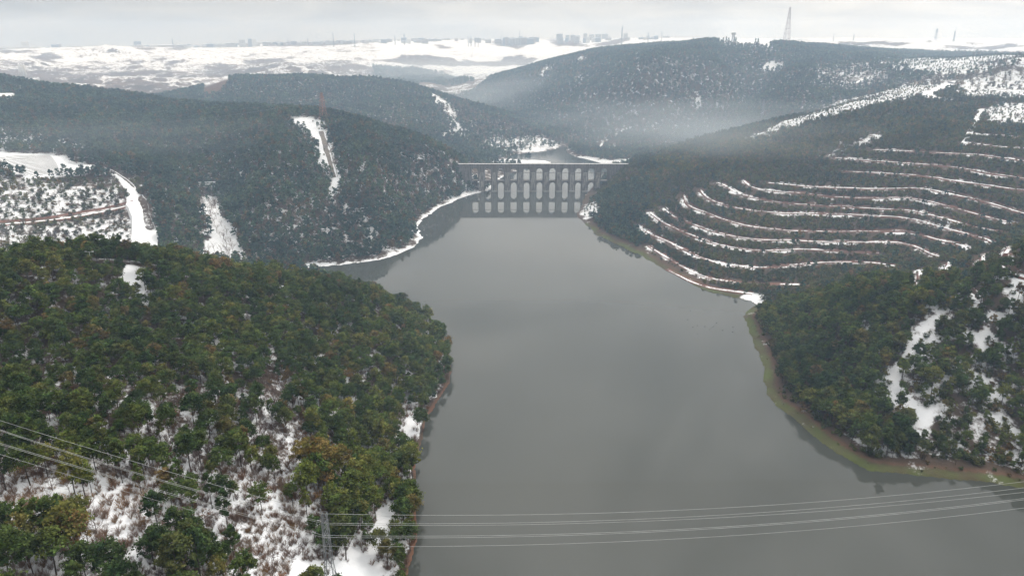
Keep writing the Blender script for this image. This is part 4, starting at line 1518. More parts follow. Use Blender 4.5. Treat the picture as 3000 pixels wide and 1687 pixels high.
# --- far hills
x, y = candidates(1100, 2520, 7.6, 37)
z = zat(x, y)
r = np.hypot(x, y)
k = visible(x, y, z, 10, 0.006)
x, y, z, r = x[k], y[k], z[k], r[k]
i, j = near_idx(x, y)
tht = np.arctan2(x, y)
keepf = (QM[i, j] < 0.35) & (LD[i, j] > 5)
D2 = (tht < R(4)) & (r < 1350) & ~((r > 1000) & (tht > R(-3.5)))
keepf &= ~D2 & ~((tht >= R(4)) & (r < 1350))
x, y, z, r, tht = (a[keepf] for a in (x, y, z, r, tht))
u, v = project(x, y, z)
cl, sprs = masks(x, y, r)
on = off_roads(x, y)
n1 = fbm(x, y, 45, 3, 0.6, off=15)
n2 = fbm(x, y, 300, 3, off=25)
rnd = rng.uniform(0, 1, x.shape)
spz = sprs < 0.99
dF = 1.03 * sprs - np.where(n1 > 0.5, 0.75, 0) - np.where((u > 1950) & (n2 > 0.15), 0.35, 0)
clf = cliff[near_idx(x, y)]
sel = on & ~cl & ~clf & (rnd < dF)
E_t = (u < 1660) & (r < 2050)
barew = (n2 > 0.28) & (rng.uniform(0, 1, x.shape) < 0.55)
for nm, m_ in (('E', sel & E_t), ('F', sel & ~E_t)):
    mp = m_ & ~barew
    put('pine' + nm, x[mp], y[mp], rng.uniform(0.75, 1.15, mp.sum()) * np.where(spz[mp], np.where(u[mp] < 2645, 0.7, 0.42), 1))
    mp = m_ & barew
    put('bare' + nm, x[mp], y[mp], rng.uniform(1.0, 1.6, mp.sum()))

xs, ys = candidates(2350, 3300, 10.0, 20)
k = in_poly(xs, ys, wood_hill)
put('pineG', xs[k], ys[k], rng.uniform(0.9, 1.4, k.sum()))
pools = {k_: np.concatenate(v_) for k_, v_ in zones.items()}
print({k_: len(v_) for k_, v_ in pools.items()})

# ------------------------------------------------------------------ single trees: the ones that show largest
def in_frame(P, h, m=10):
    u0, v0 = project(P[:, 0], P[:, 1], P[:, 2] + h * 0.7 * P[:, 3])
    return (u0 > -m) & (u0 < 3000 + m) & (v0 > 0) & (v0 < 1687 + m)


def take(kind, n, h):
    """split a pool: the n that show largest become single things, the rest stays in the wood."""
    P = pools[kind]
    dist = np.sqrt(P[:, 0] ** 2 + P[:, 1] ** 2 + (P[:, 2] - EYE) ** 2)
    show = np.where(in_frame(P, h), P[:, 3] / dist, -1)
    order = np.argsort(-show)
    pick = order[:n]
    pick = pick[show[pick] > 0]
    mask = np.zeros(len(P), bool)
    mask[pick] = True
    pools[kind] = P[~mask]
    return P[mask]


def zone_phrase(x, y, z):
    u_, v_ = project(x, y, z)
    return zone_words(u_, v_) + (', far left' if u_ < 180 else ', left third' if u_ < 420 else ', mid slope' if u_ < 660 else ', pylon side' if u_ < 930 else ', lakeward') + (
        '' if v_ < 1250 else ', middle rows' if v_ < 1450 else ', lowest rows')


def zone_words(u_, v_):
    if u_ > 880 and v_ > 1480 and u_ < 1080:
        return 'beside the lattice pylon'
    if u_ > 1060:
        return 'by the near left waterline'
    wire_v = 1345 + (u_ / 950.0) * 255
    if v_ > wire_v + 30:
        return 'below the power lines'
    if v_ > wire_v - 170:
        return 'right behind the power lines'
    return 'above the power lines'


pines = take('pineA', 300, 13)
for n_, (x_, y_, z_, s_) in enumerate(pines):
    k = random.randrange(8)
    t_ = empty('pine_tree', (x_, y_, z_), random.uniform(0, 6.28))
    t_.scale = (s_, s_, s_ * random.uniform(0.92, 1.1))
    tag(t_, 'tall green pine ' + zone_phrase(x_, y_, z_), 'pine tree', 'large pines on the near left hill')
    link('trunk', near_trunks[k], t_)
    link('crown', near_crowns[k], t_)
for x_, y_, z_, s_ in take('bareA', 160, 8):
    o = link('bare_tree', random.choice(bare_meshes))
    o.location, o.rotation_euler, o.scale = (x_, y_, z_), (0, 0, random.uniform(0, 6.28)), (s_,) * 3
    tag(o, 'leafless grey-brown tree ' + zone_phrase(x_, y_, z_), 'bare tree', 'leafless trees on the near left hill')
for x_, y_, z_, s_ in take('rustA', 90, 7):
    k = random.randrange(4)
    t_ = empty('oak_tree', (x_, y_, z_), random.uniform(0, 6.28))
    t_.scale = (s_,) * 3
    tag(t_, 'small oak with dry rust-brown leaves ' + zone_phrase(x_, y_, z_), 'oak tree', 'rust-leaved oaks on the near left hill')
    link('trunk', rust_trunks[k], t_)
    link('crown', rust_crowns[k], t_)
for x_, y_, z_, s_ in take('shrubA', 220, 3):
    o = link('bare_shrub', random.choice(shrub_meshes))
    o.location, o.rotation_euler, o.scale = (x_, y_, z_), (0, 0, random.uniform(0, 6.28)), (s_,) * 3
    tag(o, 'bare fan-shaped brown shrub ' + zone_phrase(x_, y_, z_), 'shrub', 'bare shrubs on the near left hill')

# ------------------------------------------------------------------ woods: one object for each wood
def wood(name, pool, coll, label, zscale=1.0):
    P = pools.get(pool)
    if P is None or len(P) == 0:
        return None
    c, n = PROTO[coll]
    me = bpy.data.meshes.new(name)
    me.vertices.add(len(P))
    me.vertices.foreach_set('co', P[:, :3].astype(np.float32).ravel())
    for nm, typ, dat in (('rot', 'FLOAT', rng.uniform(0, 6.28, len(P))), ('scl', 'FLOAT', P[:, 3]), ('pick', 'INT', rng.integers(0, n, len(P)))):
        a = me.attributes.new(nm, typ, 'POINT')
        a.data.foreach_set('value', dat.astype(np.int32 if typ == 'INT' else np.float32))
    me.update()
    o = link(name, me)
    ng = bpy.data.node_groups.new(name + '_scatter', 'GeometryNodeTree')
    ng.interface.new_socket('Geometry', in_out='INPUT', socket_type='NodeSocketGeometry')
    ng.interface.new_socket('Geometry', in_out='OUTPUT', socket_type='NodeSocketGeometry')
    gi, go = ng.nodes.new('NodeGroupInput'), ng.nodes.new('NodeGroupOutput')
    ci = ng.nodes.new('GeometryNodeCollectionInfo')
    ci.inputs['Collection'].default_value = c
    ci.inputs['Separate Children'].default_value = True
    ci.inputs['Reset Children'].default_value = True
    ip = ng.nodes.new('GeometryNodeInstanceOnPoints')
    ip.inputs['Pick Instance'].default_value = True

    def attr(nm, typ):
        a_ = ng.nodes.new('GeometryNodeInputNamedAttribute')
        a_.data_type = typ
        a_.inputs['Name'].default_value = nm
        return a_.outputs[0]
    cx = ng.nodes.new('ShaderNodeCombineXYZ')
    ng.links.new(attr('rot', 'FLOAT'), cx.inputs[2])
    er = ng.nodes.new('FunctionNodeEulerToRotation')
    ng.links.new(cx.outputs[0], er.inputs[0])
    sc = ng.nodes.new('ShaderNodeVectorMath')
    sc.operation = 'SCALE'
    sc.inputs[0].default_value = (1, 1, zscale)
    ng.links.new(attr('scl', 'FLOAT'), sc.inputs['Scale'])
    ng.links.new(gi.outputs[0], ip.inputs['Points'])
    ng.links.new(ci.outputs[0], ip.inputs['Instance'])
    ng.links.new(attr('pick', 'INT'), ip.inputs['Instance Index'])
    ng.links.new(er.outputs[0], ip.inputs['Rotation'])
    ng.links.new(sc.outputs[0], ip.inputs['Scale'])
    ng.links.new(ip.outputs[0], go.inputs[0])
    md = o.modifiers.new('scatter', 'NODES')
    md.node_group = ng
    return tag(o, label, 'wood', kind='stuff')


wood('pine_forest', 'pineA', 'grove_pine', 'closed pine canopy over the top of the near left hill')
wood('bare_undergrowth', 'shrubA', 'bare_shrub', 'bare brown undergrowth between the pines of the near left hill')
wood('bare_wood', 'bareA', 'bare_wood', 'leafless wood mixed in among the near left pines')
wood('oak_wood', 'rustA', 'rust_oak', 'rust-leaved oaks dotted through the near left canopy')
wood('pine_forest', 'pineB', 'grove_pine', 'olive green pine forest on the near right bank')
wood('scrub', 'bushB', 'scrub_bush', 'low evergreen scrub in the snowy clearings of the near right bank')
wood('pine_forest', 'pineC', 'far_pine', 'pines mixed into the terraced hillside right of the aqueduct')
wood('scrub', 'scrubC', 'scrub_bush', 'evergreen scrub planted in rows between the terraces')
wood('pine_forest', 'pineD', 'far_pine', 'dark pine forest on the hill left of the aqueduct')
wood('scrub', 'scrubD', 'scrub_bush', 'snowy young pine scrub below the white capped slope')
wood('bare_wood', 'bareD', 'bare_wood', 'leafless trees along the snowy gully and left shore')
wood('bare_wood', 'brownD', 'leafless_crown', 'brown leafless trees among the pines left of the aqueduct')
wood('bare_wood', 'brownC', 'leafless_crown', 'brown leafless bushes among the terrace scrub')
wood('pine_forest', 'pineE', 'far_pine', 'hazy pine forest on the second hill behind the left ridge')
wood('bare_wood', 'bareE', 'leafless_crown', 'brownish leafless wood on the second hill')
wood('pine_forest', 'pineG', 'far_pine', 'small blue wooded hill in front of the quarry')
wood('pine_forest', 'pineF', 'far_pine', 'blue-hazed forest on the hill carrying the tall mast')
wood('bare_wood', 'bareF', 'leafless_crown', 'brownish leafless wood on the mast hill')

# ------------------------------------------------------------------ air
mh, t, out = new_mat('haze_air')
pv = mk(t, 'ShaderNodeVolumePrincipled')
pv.inputs['Color'].default_value = (0.56, 0.74, 1.0, 1)
pv.inputs['Absorption Color'].default_value = (1, 1, 1, 1)      # air scatters and hardly absorbs
pv.inputs['Density'].default_value = 0.00009
pv.inputs['Anisotropy'].default_value = 0.2
lk(t, pv.outputs[0], out.inputs['Volume'])
m = MB()
zlo = min(-12.0, float(GZ.min()) - 1.0)
m.box((0, 4500, (zlo + 330) / 2), (15000, 9400, 330 - zlo))
hz = m.build('haze', mh)
tag(hz, 'thin bluish winter haze filling the valley air', 'haze', kind='stuff')

# local mist: bodies of denser air that fade out towards their edge
m = MB()
nu, nv = 16, 8
vs, fs = [], []
for a_ in range(nv + 1):
    ph = math.pi * a_ / nv
    for b_ in range(nu):
        tt_ = 2 * math.pi * b_ / nu
        vs.append((1.03 * math.sin(ph) * math.cos(tt_), 1.03 * math.sin(ph) * math.sin(tt_), 1.03 * math.cos(ph)))
for a_ in range(nv):
    for b_ in range(nu):
        fs.append((a_ * nu + b_, (a_ + 1) * nu + b_, (a_ + 1) * nu + (b_ + 1) % nu, a_ * nu + (b_ + 1) % nu))
m.add(vs, fs)
blob = m.v, m.f


def mist(u_, d_, z_, size, dens, label, rz=0.0):
    mm, t_, out_ = new_mat('mist_air')
    p_ = mk(t_, 'ShaderNodeVolumePrincipled')
    p_.inputs['Color'].default_value = (0.86, 0.93, 1.0, 1)
    x_, y_, _ = pol(u_, d_, 0)
    gm = mk(t_, 'ShaderNodeNewGeometry')
    vr_ = mk(t_, 'ShaderNodeVectorRotate', rotation_type='Z_AXIS')
    lk(t_, gm.outputs['Position'], vr_.inputs['Vector'])
    vr_.inputs['Center'].default_value = (x_, y_, z_)
    vr_.inputs['Angle'].default_value = -rz
    sb_ = mk(t_, 'ShaderNodeVectorMath', operation='SUBTRACT')
    lk(t_, vr_.outputs[0], sb_.inputs[0])
    sb_.inputs[1].default_value = (x_, y_, z_)
    tc = mk(t_, 'ShaderNodeVectorMath', operation='DIVIDE')
    lk(t_, sb_.outputs[0], tc.inputs[0])
    tc.inputs[1].default_value = size
    ln = mk(t_, 'ShaderNodeVectorMath', operation='LENGTH')
    lk(t_, tc.outputs[0], ln.inputs[0])
    nz_ = mk(t_, 'ShaderNodeTexNoise')
    nz_.inputs['Scale'].default_value = 2.6
    nz_.inputs['Detail'].default_value = 1
    lk(t_, tc.outputs[0], nz_.inputs['Vector'])
    q_ = mth(t_, 'ADD', ln.outputs['Value'], mth(t_, 'MULTIPLY', mth(t_, 'SUBTRACT', nz_.outputs[0], 0.5), 0.8))
    f_ = mth(t_, 'SUBTRACT', 1.0, sstep(t_, q_, 0.1, 0.95))
    lk(t_, mth(t_, 'MULTIPLY', f_, dens), p_.inputs['Density'])
    lk(t_, p_.outputs[0], out_.inputs['Volume'])
    me = bpy.data.meshes.new('mist')
    me.from_pydata(blob[0], [], blob[1])
    me.materials.append(mm)
    o = link('mist', me)
    x_, y_, _ = pol(u_, d_, 0)
    o.location = (x_, y_, z_)
    o.scale = size
    o.rotation_euler = (0, 0, rz)
    return tag(o, label, 'mist', kind='stuff')


mh2, t, out = new_mat('valley_air')
pv = mk(t, 'ShaderNodeVolumePrincipled')
pv.inputs['Color'].default_value = (0.60, 0.78, 1.0, 1)
pv.inputs['Absorption Color'].default_value = (1, 1, 1, 1)
pv.inputs['Density'].default_value = 0.00024
lk(t, pv.outputs[0], out.inputs['Volume'])
me = bpy.data.meshes.new('mist')
nu, nv = 72, 36
vs, fs = [], []
for a_ in range(nv + 1):
    ph = math.pi * a_ / nv
    for b_ in range(nu):
        tt_ = 2 * math.pi * b_ / nu
        vs.append((math.sin(ph) * math.cos(tt_), math.sin(ph) * math.sin(tt_), math.cos(ph)))
for a_ in range(nv):
    for b_ in range(nu):
        fs.append((a_ * nu + b_, (a_ + 1) * nu + b_, (a_ + 1) * nu + (b_ + 1) % nu, a_ * nu + (b_ + 1) % nu))
me.from_pydata(vs, [], fs)
me.materials.append(mh2)
o = link('mist', me)
o.location, o.scale = (0, 1620, 60), (3200, 1370, 240)
tag(o, 'broad bluish winter mist thickening over the wooded hills around the aqueduct', 'mist', kind='stuff')
mist(1560, 1900, 40, (520, 200, 84), 2.4e-3, 'pale mist lying in the valley behind the aqueduct', 0.12)
mist(2120, 1260, 62, (460, 150, 56), 2.4e-3, 'bluish mist streak between the terraced hill and the mast hill', -0.45)
mist(2000, 1790, 92, (420, 120, 46), 1.6e-3, 'thin mist lying along the foot of the mast hill', -0.2)
mist(2170, 960, 78, (300, 130, 32), 3.0e-3, 'thin smoke-like mist drifting over the terraced hilltop', -0.1)
mist(300, 960, 90, (320, 150, 26), 0.9e-3, 'faint mist over the wooded left slope', 0.2)
mist(1350, 2650, 62, (1100, 460, 85), 1.6e-3, 'distant mist in the valley before the quarry', 0.0)


# ------------------------------------------------------------------ pylons and masts
def lattice(name, loc, H, wb, wt_, panels, leg_r, br_r, mats, arms=(), arm_dir=0.0, waist=None, label='', group=None, cat='pylon', sub=True):
    """four tapering legs, crossed bracing, crossarms (height fraction, half length)."""
    root = empty(name, loc)
    tag(root, label, cat, group)

    def wid(f):
        if waist:
            wf, ww = waist
            return wb + (ww - wb) * f / wf if f < wf else ww + (wt_ - ww) * (f - wf) / (1 - wf)
        return wb + (wt_ - wb) * f
    ca, sa = math.cos(arm_dir), math.sin(arm_dir)

    def corner(i, f):
        w = wid(f) / 2
        sx, sy = ((-1, -1), (1, -1), (1, 1), (-1, 1))[i]
        return (w * (sx * ca - sy * sa), w * (sx * sa + sy * ca), H * f)
    fr = [0.0]
    while len(fr) < panels:
        fr.append(fr[-1] + 1.0)
    fr = [1 - (1 - k / panels) ** 1.25 for k in range(panels + 1)]
    for i in range(4):
        m = MB()
        for k in range(panels):
            m.bar(corner(i, fr[k]), corner(i, fr[k + 1]), leg_r, leg_r, 4)
        m.build('leg', mats, root)
    m = MB()
    for k in range(panels):
        for i in range(4):
            i2 = (i + 1) % 4
            m.bar(corner(i, fr[k]), corner(i2, fr[k + 1]), br_r, br_r, 3)
            m.bar(corner(i2, fr[k]), corner(i, fr[k + 1]), br_r, br_r, 3)
            m.bar(corner(i, fr[k + 1]), corner(i2, fr[k + 1]), br_r, br_r, 3)
    m.build('bracing', mats, root)
    for f, L in arms:
        for s_ in (-1, 1):
            m = MB()
            w = wid(f) / 2
            tip = (-sa * L * s_, ca * L * s_, H * f)
            hh = max(0.04 * H, 1.2)
            for e in (-1, 1):
                m.bar((e * w * ca - s_ * w * sa, e * w * sa + s_ * w * ca, H * f), tip, br_r * 1.2, br_r * 1.2, 3)
                m.bar((e * w * ca - s_ * w * sa, e * w * sa + s_ * w * ca, H * f + hh), tip, br_r, br_r, 3)
                for q in (0.35, 0.65):
                    pa = [a_ + (b_ - a_) * q for a_, b_ in zip((e * w * ca - s_ * w * sa, e * w * sa + s_ * w * ca, H * f), tip)]
                    pb = [a_ + (b_ - a_) * q for a_, b_ in zip((e * w * ca - s_ * w * sa, e * w * sa + s_ * w * ca, H * f + hh), tip)]
                    m.bar(pa, pb, br_r * 0.8, br_r * 0.8, 3)
            am = m.build('crossarm', mats, root)
            if sub:
                m = MB()
                m.bar(tip, (tip[0], tip[1], tip[2] - 0.035 * H), leg_r * 0.9, leg_r * 0.9, 5)
                m.build('insulator', M['concrete'], am)
    return root


# foreground pylon and its wires
PX, PY, PZT = at_z(949, 1500, 57.0)
pg = float(zat(PX, PY))
PH = PZT - pg
def z_at_v(v_, x_, y_):
    """height above point (x, y) that photo row v shows."""
    lo, hi = -20.0, 190.0
    for _ in range(50):
        mid = (lo + hi) / 2
        if project(x_, y_, mid)[1] > v_:
            lo = mid
        else:
            hi = mid
    return lo


WIRES = [  # y offset at the pylon, rows at: left edge, u=500, pylon, u=2000, right edge; words
    (0.0, 1231, 1383, 1504, 1493, 1410, 'topmost'),
    (3.0, 1258, 1413, 1531, 1514, 1428, 'second highest'),
    (3.6, 1261, 1417, 1536, 1521, 1441, 'third highest'),
    (-2.6, 1297, 1444, 1567, 1549, 1459, 'third lowest'),
    (-3.2, 1301, 1449, 1573, 1553, 1463, 'second lowest'),
    (-3.0, 1330, 1477, 1599, 1577, 1487, 'lowest'),
]
arm_f = sorted({round((z_at_v(1533, PX, PY + 3) - pg) / PH, 3), round((z_at_v(1570, PX, PY - 3) - pg) / PH, 3), round((z_at_v(1599, PX, PY - 3) - pg) / PH, 3)})
lattice('pylon', (PX, PY, pg - 0.3), PH, 7.4, 1.5, 11, 0.13, 0.055, M['steel'], [(f, 3.4) for f in arm_f], 0.0, waist=(0.62, 2.3),
        label='grey steel lattice pylon on the shore snow in the foreground, carrying the power lines')
for dy, vl, vlm, vp, vrm, vr, word in WIRES:
    P0 = np.array((PX, PY + dy, z_at_v(vp, PX, PY + dy)))
    m = MB()
    spans = []
    for ue, ve, ze, um, vm_ in ((0, vl, 86.0, 500, vlm), (3000, vr, 46.0, 2000, vrm)):
        P1 = np.array(at_z(ue, ve, ze + (P0[2] - 50) * 0.8))
        s_ = np.linspace(0, 1, 400)
        ln = P0 + (P1 - P0) * s_[:, None]
        us_ = project(ln[:, 0], ln[:, 1], ln[:, 2])[0]
        k = int(np.argmin(np.abs(us_ - um)))
        S = (ln[k, 2] - z_at_v(vm_, ln[k, 0], ln[k, 1])) / (4 * s_[k] * (1 - s_[k]))
        s_ = np.linspace(0, 1.28, 34)
        ln = P0 + (P1 - P0) * s_[:, None]
        ln[:, 2] -= 4 * S * s_ * (1 - s_)
        spans.append(ln)
    pts = np.concatenate([spans[0][::-1], spans[1][1:]])
    m.tube([tuple(p) for p in pts], [0.048] * len(pts), 4)
    o = m.build('power_line', M['wire'])
    tag(o, 'pale power line strung across the foreground water, %s of the six' % word, 'power line', 'power lines over the water')

# pylon on the left ridge, with its wires
bx, by, bz = hit(948, 352, 700)
lattice('pylon', (bx, by, bz - 0.5), z_at_v(271, bx, by) - bz, 8.0, 1.8, 10, 0.22, 0.11, M['redsteel'], [(0.72, 5), (0.84, 4)], math.pi / 2 + 0.9,
        label='reddish lattice pylon on the wooded ridge left of the aqueduct')
Hd = z_at_v(271, bx, by) - bz
for q, (f, vl, vr) in enumerate(((0.97, 330, 330), (0.84, 352, 352), (0.72, 375, 372), (0.72, 381, 360))):
    P0 = np.array((bx, by, bz + Hd * f))
    m = MB()
    pts = []
    for ue, ve, de in ((-40, vl, 1000), (1400, vr, 1250)):
        P1 = np.array(at_d(ue, ve, de))
        s_ = np.linspace(0, 1, 20)
        ln = P0 + (P1 - P0) * s_[:, None]
        ln[:, 2] -= 4 * 10 * s_ * (1 - s_)
        pts.append(ln)
    pts = np.concatenate([pts[0][::-1], pts[1][1:]])
    m.tube([tuple(p) for p in pts], [0.035] * len(pts), 3)
    o = m.build('power_line', M['wire'])
    tag(o, 'faint power line hung from the reddish ridge pylon, %s of four' % ('highest', 'second', 'third', 'lowest')[q], 'power line', 'power lines over the left ridge')

# mast and the other skyline towers
def stand(u_, d_, vt):
    x_, y_, _ = pol(u_, d_, 0)
    for _ in range(4):
        z_ = float(zat(x_, y_))
        uu = project(x_, y_, z_)[0]
        th_ = math.atan2(x_, y_) + (u_ - uu) / FPX * 0.9
        x_, y_ = d_ * math.sin(th_), d_ * math.cos(th_)
    z_ = float(zat(x_, y_))
    return x_, y_, z_, z_at_v2(vt, x_, y_) - z_


def z_at_v2(v_, x_, y_):
    r_ = math.hypot(x_, y_)
    lo, hi = -400.0, 900.0
    for _ in range(60):
        mid = (lo + hi) / 2
        if project(x_, y_, mid)[1] > v_:
            lo = mid
        else:
            hi = mid
    return lo


x_, y_, z_, h_ = stand(2302, 2005, 20)
mast = lattice('radio_mast', (x_, y_, z_ - 1), h_, 15.0, 2.2, 11, 0.26, 0.13, M['maststeel'], label='tall tapering lattice radio mast on the far right hilltop', cat='mast', sub=False)
for f in (0.2, 0.33, 0.46, 0.6, 0.72, 0.84, 0.95):
    m = MB()
    m.box((0, 0, h_ * f), (15 + (2.2 - 15) * f + 1.0,) * 2 + (0.6,))
    m.build('platform', M['maststeel'], mast)
SKY = [(978, 96, 4300, 'tall'), (1040, 98, 4300, 'slim'), (845, 109, 4700, 'small'), (903, 112, 4700, 'small'), (1185, 98, 4500, 'tall'), (1158, 105, 4500, 'small'), (1372, 106, 4600, 'slim'), (1380, 104, 4600, 'tall'),
       (1392, 108, 4600, 'small'), (1401, 107, 4600, 'small'), (1468, 105, 4700, 'small'), (1522, 90, 4700, 'tall'), (1820, 78, 3900, 'three-armed'), (1897, 95, 4000, 'two-armed'), (2740, 83, 3300, 'two-armed'),
       (2793, 90, 3300, 'slim'), (1937, 92, 4300, 'thin'), (508, 114, 4400, 'thin'), (2441, 100, 4600, 'thin'), (2500, 101, 4600, 'thin')]
beside = ['far left of the skyline row', 'over the grey quarry edge']
for q, (u_, vt, d_, word) in enumerate(SKY):
    x_, y_, z_, h_ = stand(u_, d_, vt)
    arms = {'three-armed': [(0.62, 9), (0.76, 8), (0.9, 7)], 'two-armed': [(0.72, 9), (0.88, 9)], 'tall': [(0.8, 5)], }.get(word, [(0.85, 3)])
    h_ = max(h_, 18)
    place = ('above the white quarry' if u_ < 1000 else 'above the snowy spoil heaps' if u_ < 1300 else 'left of the mast hill' if u_ < 1600 else 'behind the mast hill crest' if u_ < 2100 else 'right of the radio mast')
    lattice('pylon', (x_, y_, z_ - 1), h_, 7 if 'arm' in word else 5, 1.6, 6, 0.5 if 'arm' in word else 0.38, 0.24, M['farsteel'], arms, random.choice((0.3, 1.3, 1.57)),
            label='%s hazy lattice pylon on the skyline %s, number %d from the edge of the picture' % (word, place, q + 1) if False else '%s hazy lattice pylon on the skyline %s' % (word, place), group='skyline pylons', sub=False)
x_, y_, z_ = hit(2232, 352, 800)
lattice('pylon', (x_, y_, z_ - 0.5), max(20, z_at_v2(291, x_, y_) - z_), 5.5, 1.4, 8, 0.24, 0.12, M['farsteel'], [(0.58, 6.5), (0.74, 5.5), (0.9, 4.5)], 0.0,
        label='three-armed pylon half lost in mist above the terraced hill', sub=False)
# lookout tower on the mast hill
x_, y_, z_, h_ = stand(2147, 2060, 93)
lk_t = lattice('lookout_tower', (x_, y_, z_ - 0.5), h_ * 0.72, 7, 4.5, 4, 0.35, 0.2, M['farsteel'], label='small lookout tower with a cabin on the snowy hilltop', cat='tower', sub=False)
m = MB(); m.box((0, 0, h_ * 0.83), (9, 9, h_ * 0.2)); m.build('cabin', M['concrete'], lk_t)
m = MB(); m.box((0, 0, h_ * 0.96), (12, 12, h_ * 0.05), top=0.5); m.build('roof', M['snow'], lk_t)
# conifers on the hilltop field
for q, (u_, vt) in enumerate(((2118, 109), (2127, 107), (2134, 110), (2151, 108), (2156, 110), (2213, 113), (2220, 113), (2266, 114), (2030, 111), (2076, 113))):
    x_, y_, z_, h_ = stand(u_, 2040 + 8 * (q % 3), vt)
    t_ = empty('conifer_tree', (x_, y_, z_))
    tag(t_, 'dark pointed conifer on the hilltop %s' % ('beside the lookout tower' if u_ in (2118, 2127, 2134, 2151, 2156) else 'near the radio mast' if u_ > 2200 else 'at the edge of the snowy field'), 'conifer', 'hilltop conifers')
    h_ = min(max(h_, 9), 22)
    m = MB(); m.bar((0, 0, -0.5), (0, 0, h_ * 0.4), 0.4, 0.3, 5); m.build('trunk', M['bark'], t_)
    r_ = np.random.default_rng(900 + q)
    cen = [((1 - f) * 0.22 * h_ * math.cos(a_), (1 - f) * 0.22 * h_ * math.sin(a_), h_ * (0.12 + 0.85 * f)) for f, a_ in zip(r_.uniform(0, 1, 30), r_.uniform(0, 6.28, 30))]
    v_, f_ = tris_cloud(r_, cen, [1.1] * 30, 8, 1.0)
    me = leaf_mesh('crown', v_, f_, M['pinefar'])
    link('crown', me, t_)

# ------------------------------------------------------------------ city on the skyline
FAC = [simple_mat('facade_%d' % k, c, 0.9, 0.12, 0.08) for k, c in enumerate(((0.42, 0.40, 0.37), (0.34, 0.31, 0.29), (0.50, 0.49, 0.47), (0.22, 0.25, 0.29), (0.38, 0.33, 0.30)))]
glass = simple_mat('dark_glazing', (0.07, 0.085, 0.10), 0.3, 0.2, 0.1)


def building(u0, u1, vt, d_, fac, label, group, floors=None, depth=None):
    uc = (u0 + u1) / 2
    x_, y_, z_, h_ = stand(uc, d_, vt)
    w = (u1 - u0) / FPX * d_
    dp = depth or max(12.0, w * 0.6)
    h_ = max(h_, 9.0)
    root = empty('apartment_block', (x_, y_, z_), -math.atan2(x_, y_))
    tag(root, label, 'building', group)
    m = MB(); m.box((0, 0, h_ / 2 - 4), (w, dp, h_ + 8)); wl = m.build('wall', FAC[fac], root)
    m = MB(); m.box((0, 0, h_ + 0.6), (w + 1.2, dp + 1.2, 1.2), top=0.96); rf = m.build('roof', M['snow'], root)
    m = MB(); m.box((w * 0.15, 0, h_ + 2.6), (max(4, w * 0.18), 5, 3.4)); m.build('stair_tower', FAC[fac], root)
    if w > 30 and h_ > 14:
        m = MB()
        n = max(2, int(h_ / 7))
        for k in range(n):
            m.box((0, -dp / 2 - 0.15, h_ * (k + 0.55) / n), (w * 0.9, 0.3, 2.0))
        m.build('window_band', glass, root)
    return root


BL = [(68, 76, 124, 5000, 2, 'slim pale tower, left of the twin high-rise towers at the far left skyline'), (79, 86, 123, 5000, 2, 'slim pale tower, right of the twin high-rise towers at the far left skyline'),
      (155, 170, 131, 4900, 3, 'dark blue-grey office block above the left quarry edge'), (171, 180, 129, 5000, 1, 'narrow grey block beside the dark office block on the left skyline'),
      (396, 413, 122, 5200, 3, 'square blue-grey tower standing alone above the white spoil heap'), (388, 415, 137, 4700, 1, 'low snow-roofed hall below the square blue-grey tower'),
      (420, 470, 138, 4900, 0, 'long pale apartment row above the snowy slope, left end'), (472, 530, 132, 4900, 1, 'long pale apartment row above the snowy slope, right end'),
      (592, 622, 134, 4800, 0, 'cream apartment block, left of the row before the tower pair'), (629, 660, 128, 4800, 2, 'cream apartment block, middle of the row before the tower pair'), (662, 688, 127, 4900, 0, 'cream apartment block, right of the row before the tower pair'),
      (703, 719, 117, 4700, 2, 'white residential tower, left one of the tower pair'), (729, 739, 114, 4700, 3, 'white residential tower with blue stripe, middle of the tower cluster'), (740, 752, 115, 4700, 2, 'white residential tower, right one of the tower cluster'),
      (1070, 1088, 117, 5200, 1, 'hazy grey block at the left of the centre skyline'), (1092, 1112, 116, 5200, 0, 'hazy grey slab in the centre left skyline'), (1116, 1148, 115, 5200, 1, 'hazy long block in the centre left skyline'),
      (1176, 1191, 111, 5100, 3, 'stepped blue-grey tower beside a skyline pylon'), (1205, 1225, 113, 5200, 0, 'hazy block right of the stepped tower'), (1226, 1244, 112, 5200, 3, 'bluish slab right of the stepped tower'), (1246, 1292, 115, 5200, 1, 'long low hazy block ending the centre row'),
      (1521, 1531, 108, 5300, 3, 'pair of hazy stacks left of the mast hill'),
      (1630, 1648, 100, 6000, 3, 'hazy high-rise at the left of the cluster behind the mast hill'), (1657, 1668, 104, 6000, 0, 'hazy high-rise, second of the cluster behind the mast hill'), (1671, 1684, 103, 6000, 1, 'hazy high-rise, third of the cluster behind the mast hill'),
      (1686, 1698, 105, 6000, 0, 'hazy high-rise, fourth of the cluster behind the mast hill'), (1709, 1720, 99, 6000, 3, 'tallest hazy high-rise of the cluster behind the mast hill'), (1726, 1740, 102, 6000, 0, 'hazy high-rise right of the tallest one behind the mast hill'),
      (1744, 1760, 101, 6000, 1, 'hazy slab high-rise behind the mast hill crest'), (1763, 1781, 100, 6000, 0, 'hazy wide high-rise behind the mast hill crest'), (1827, 1838, 99, 5600, 3, 'single hazy tower beside the three-armed skyline pylon')]
for u0, u1, vt, d_, fc, lab in BL:
    building(u0, u1, vt, d_, 0 if u0 > 1600 else fc, lab, 'city skyline buildings')  # a paler facade stands in for haze on the towers behind the hill
rb_ = random.Random(11)
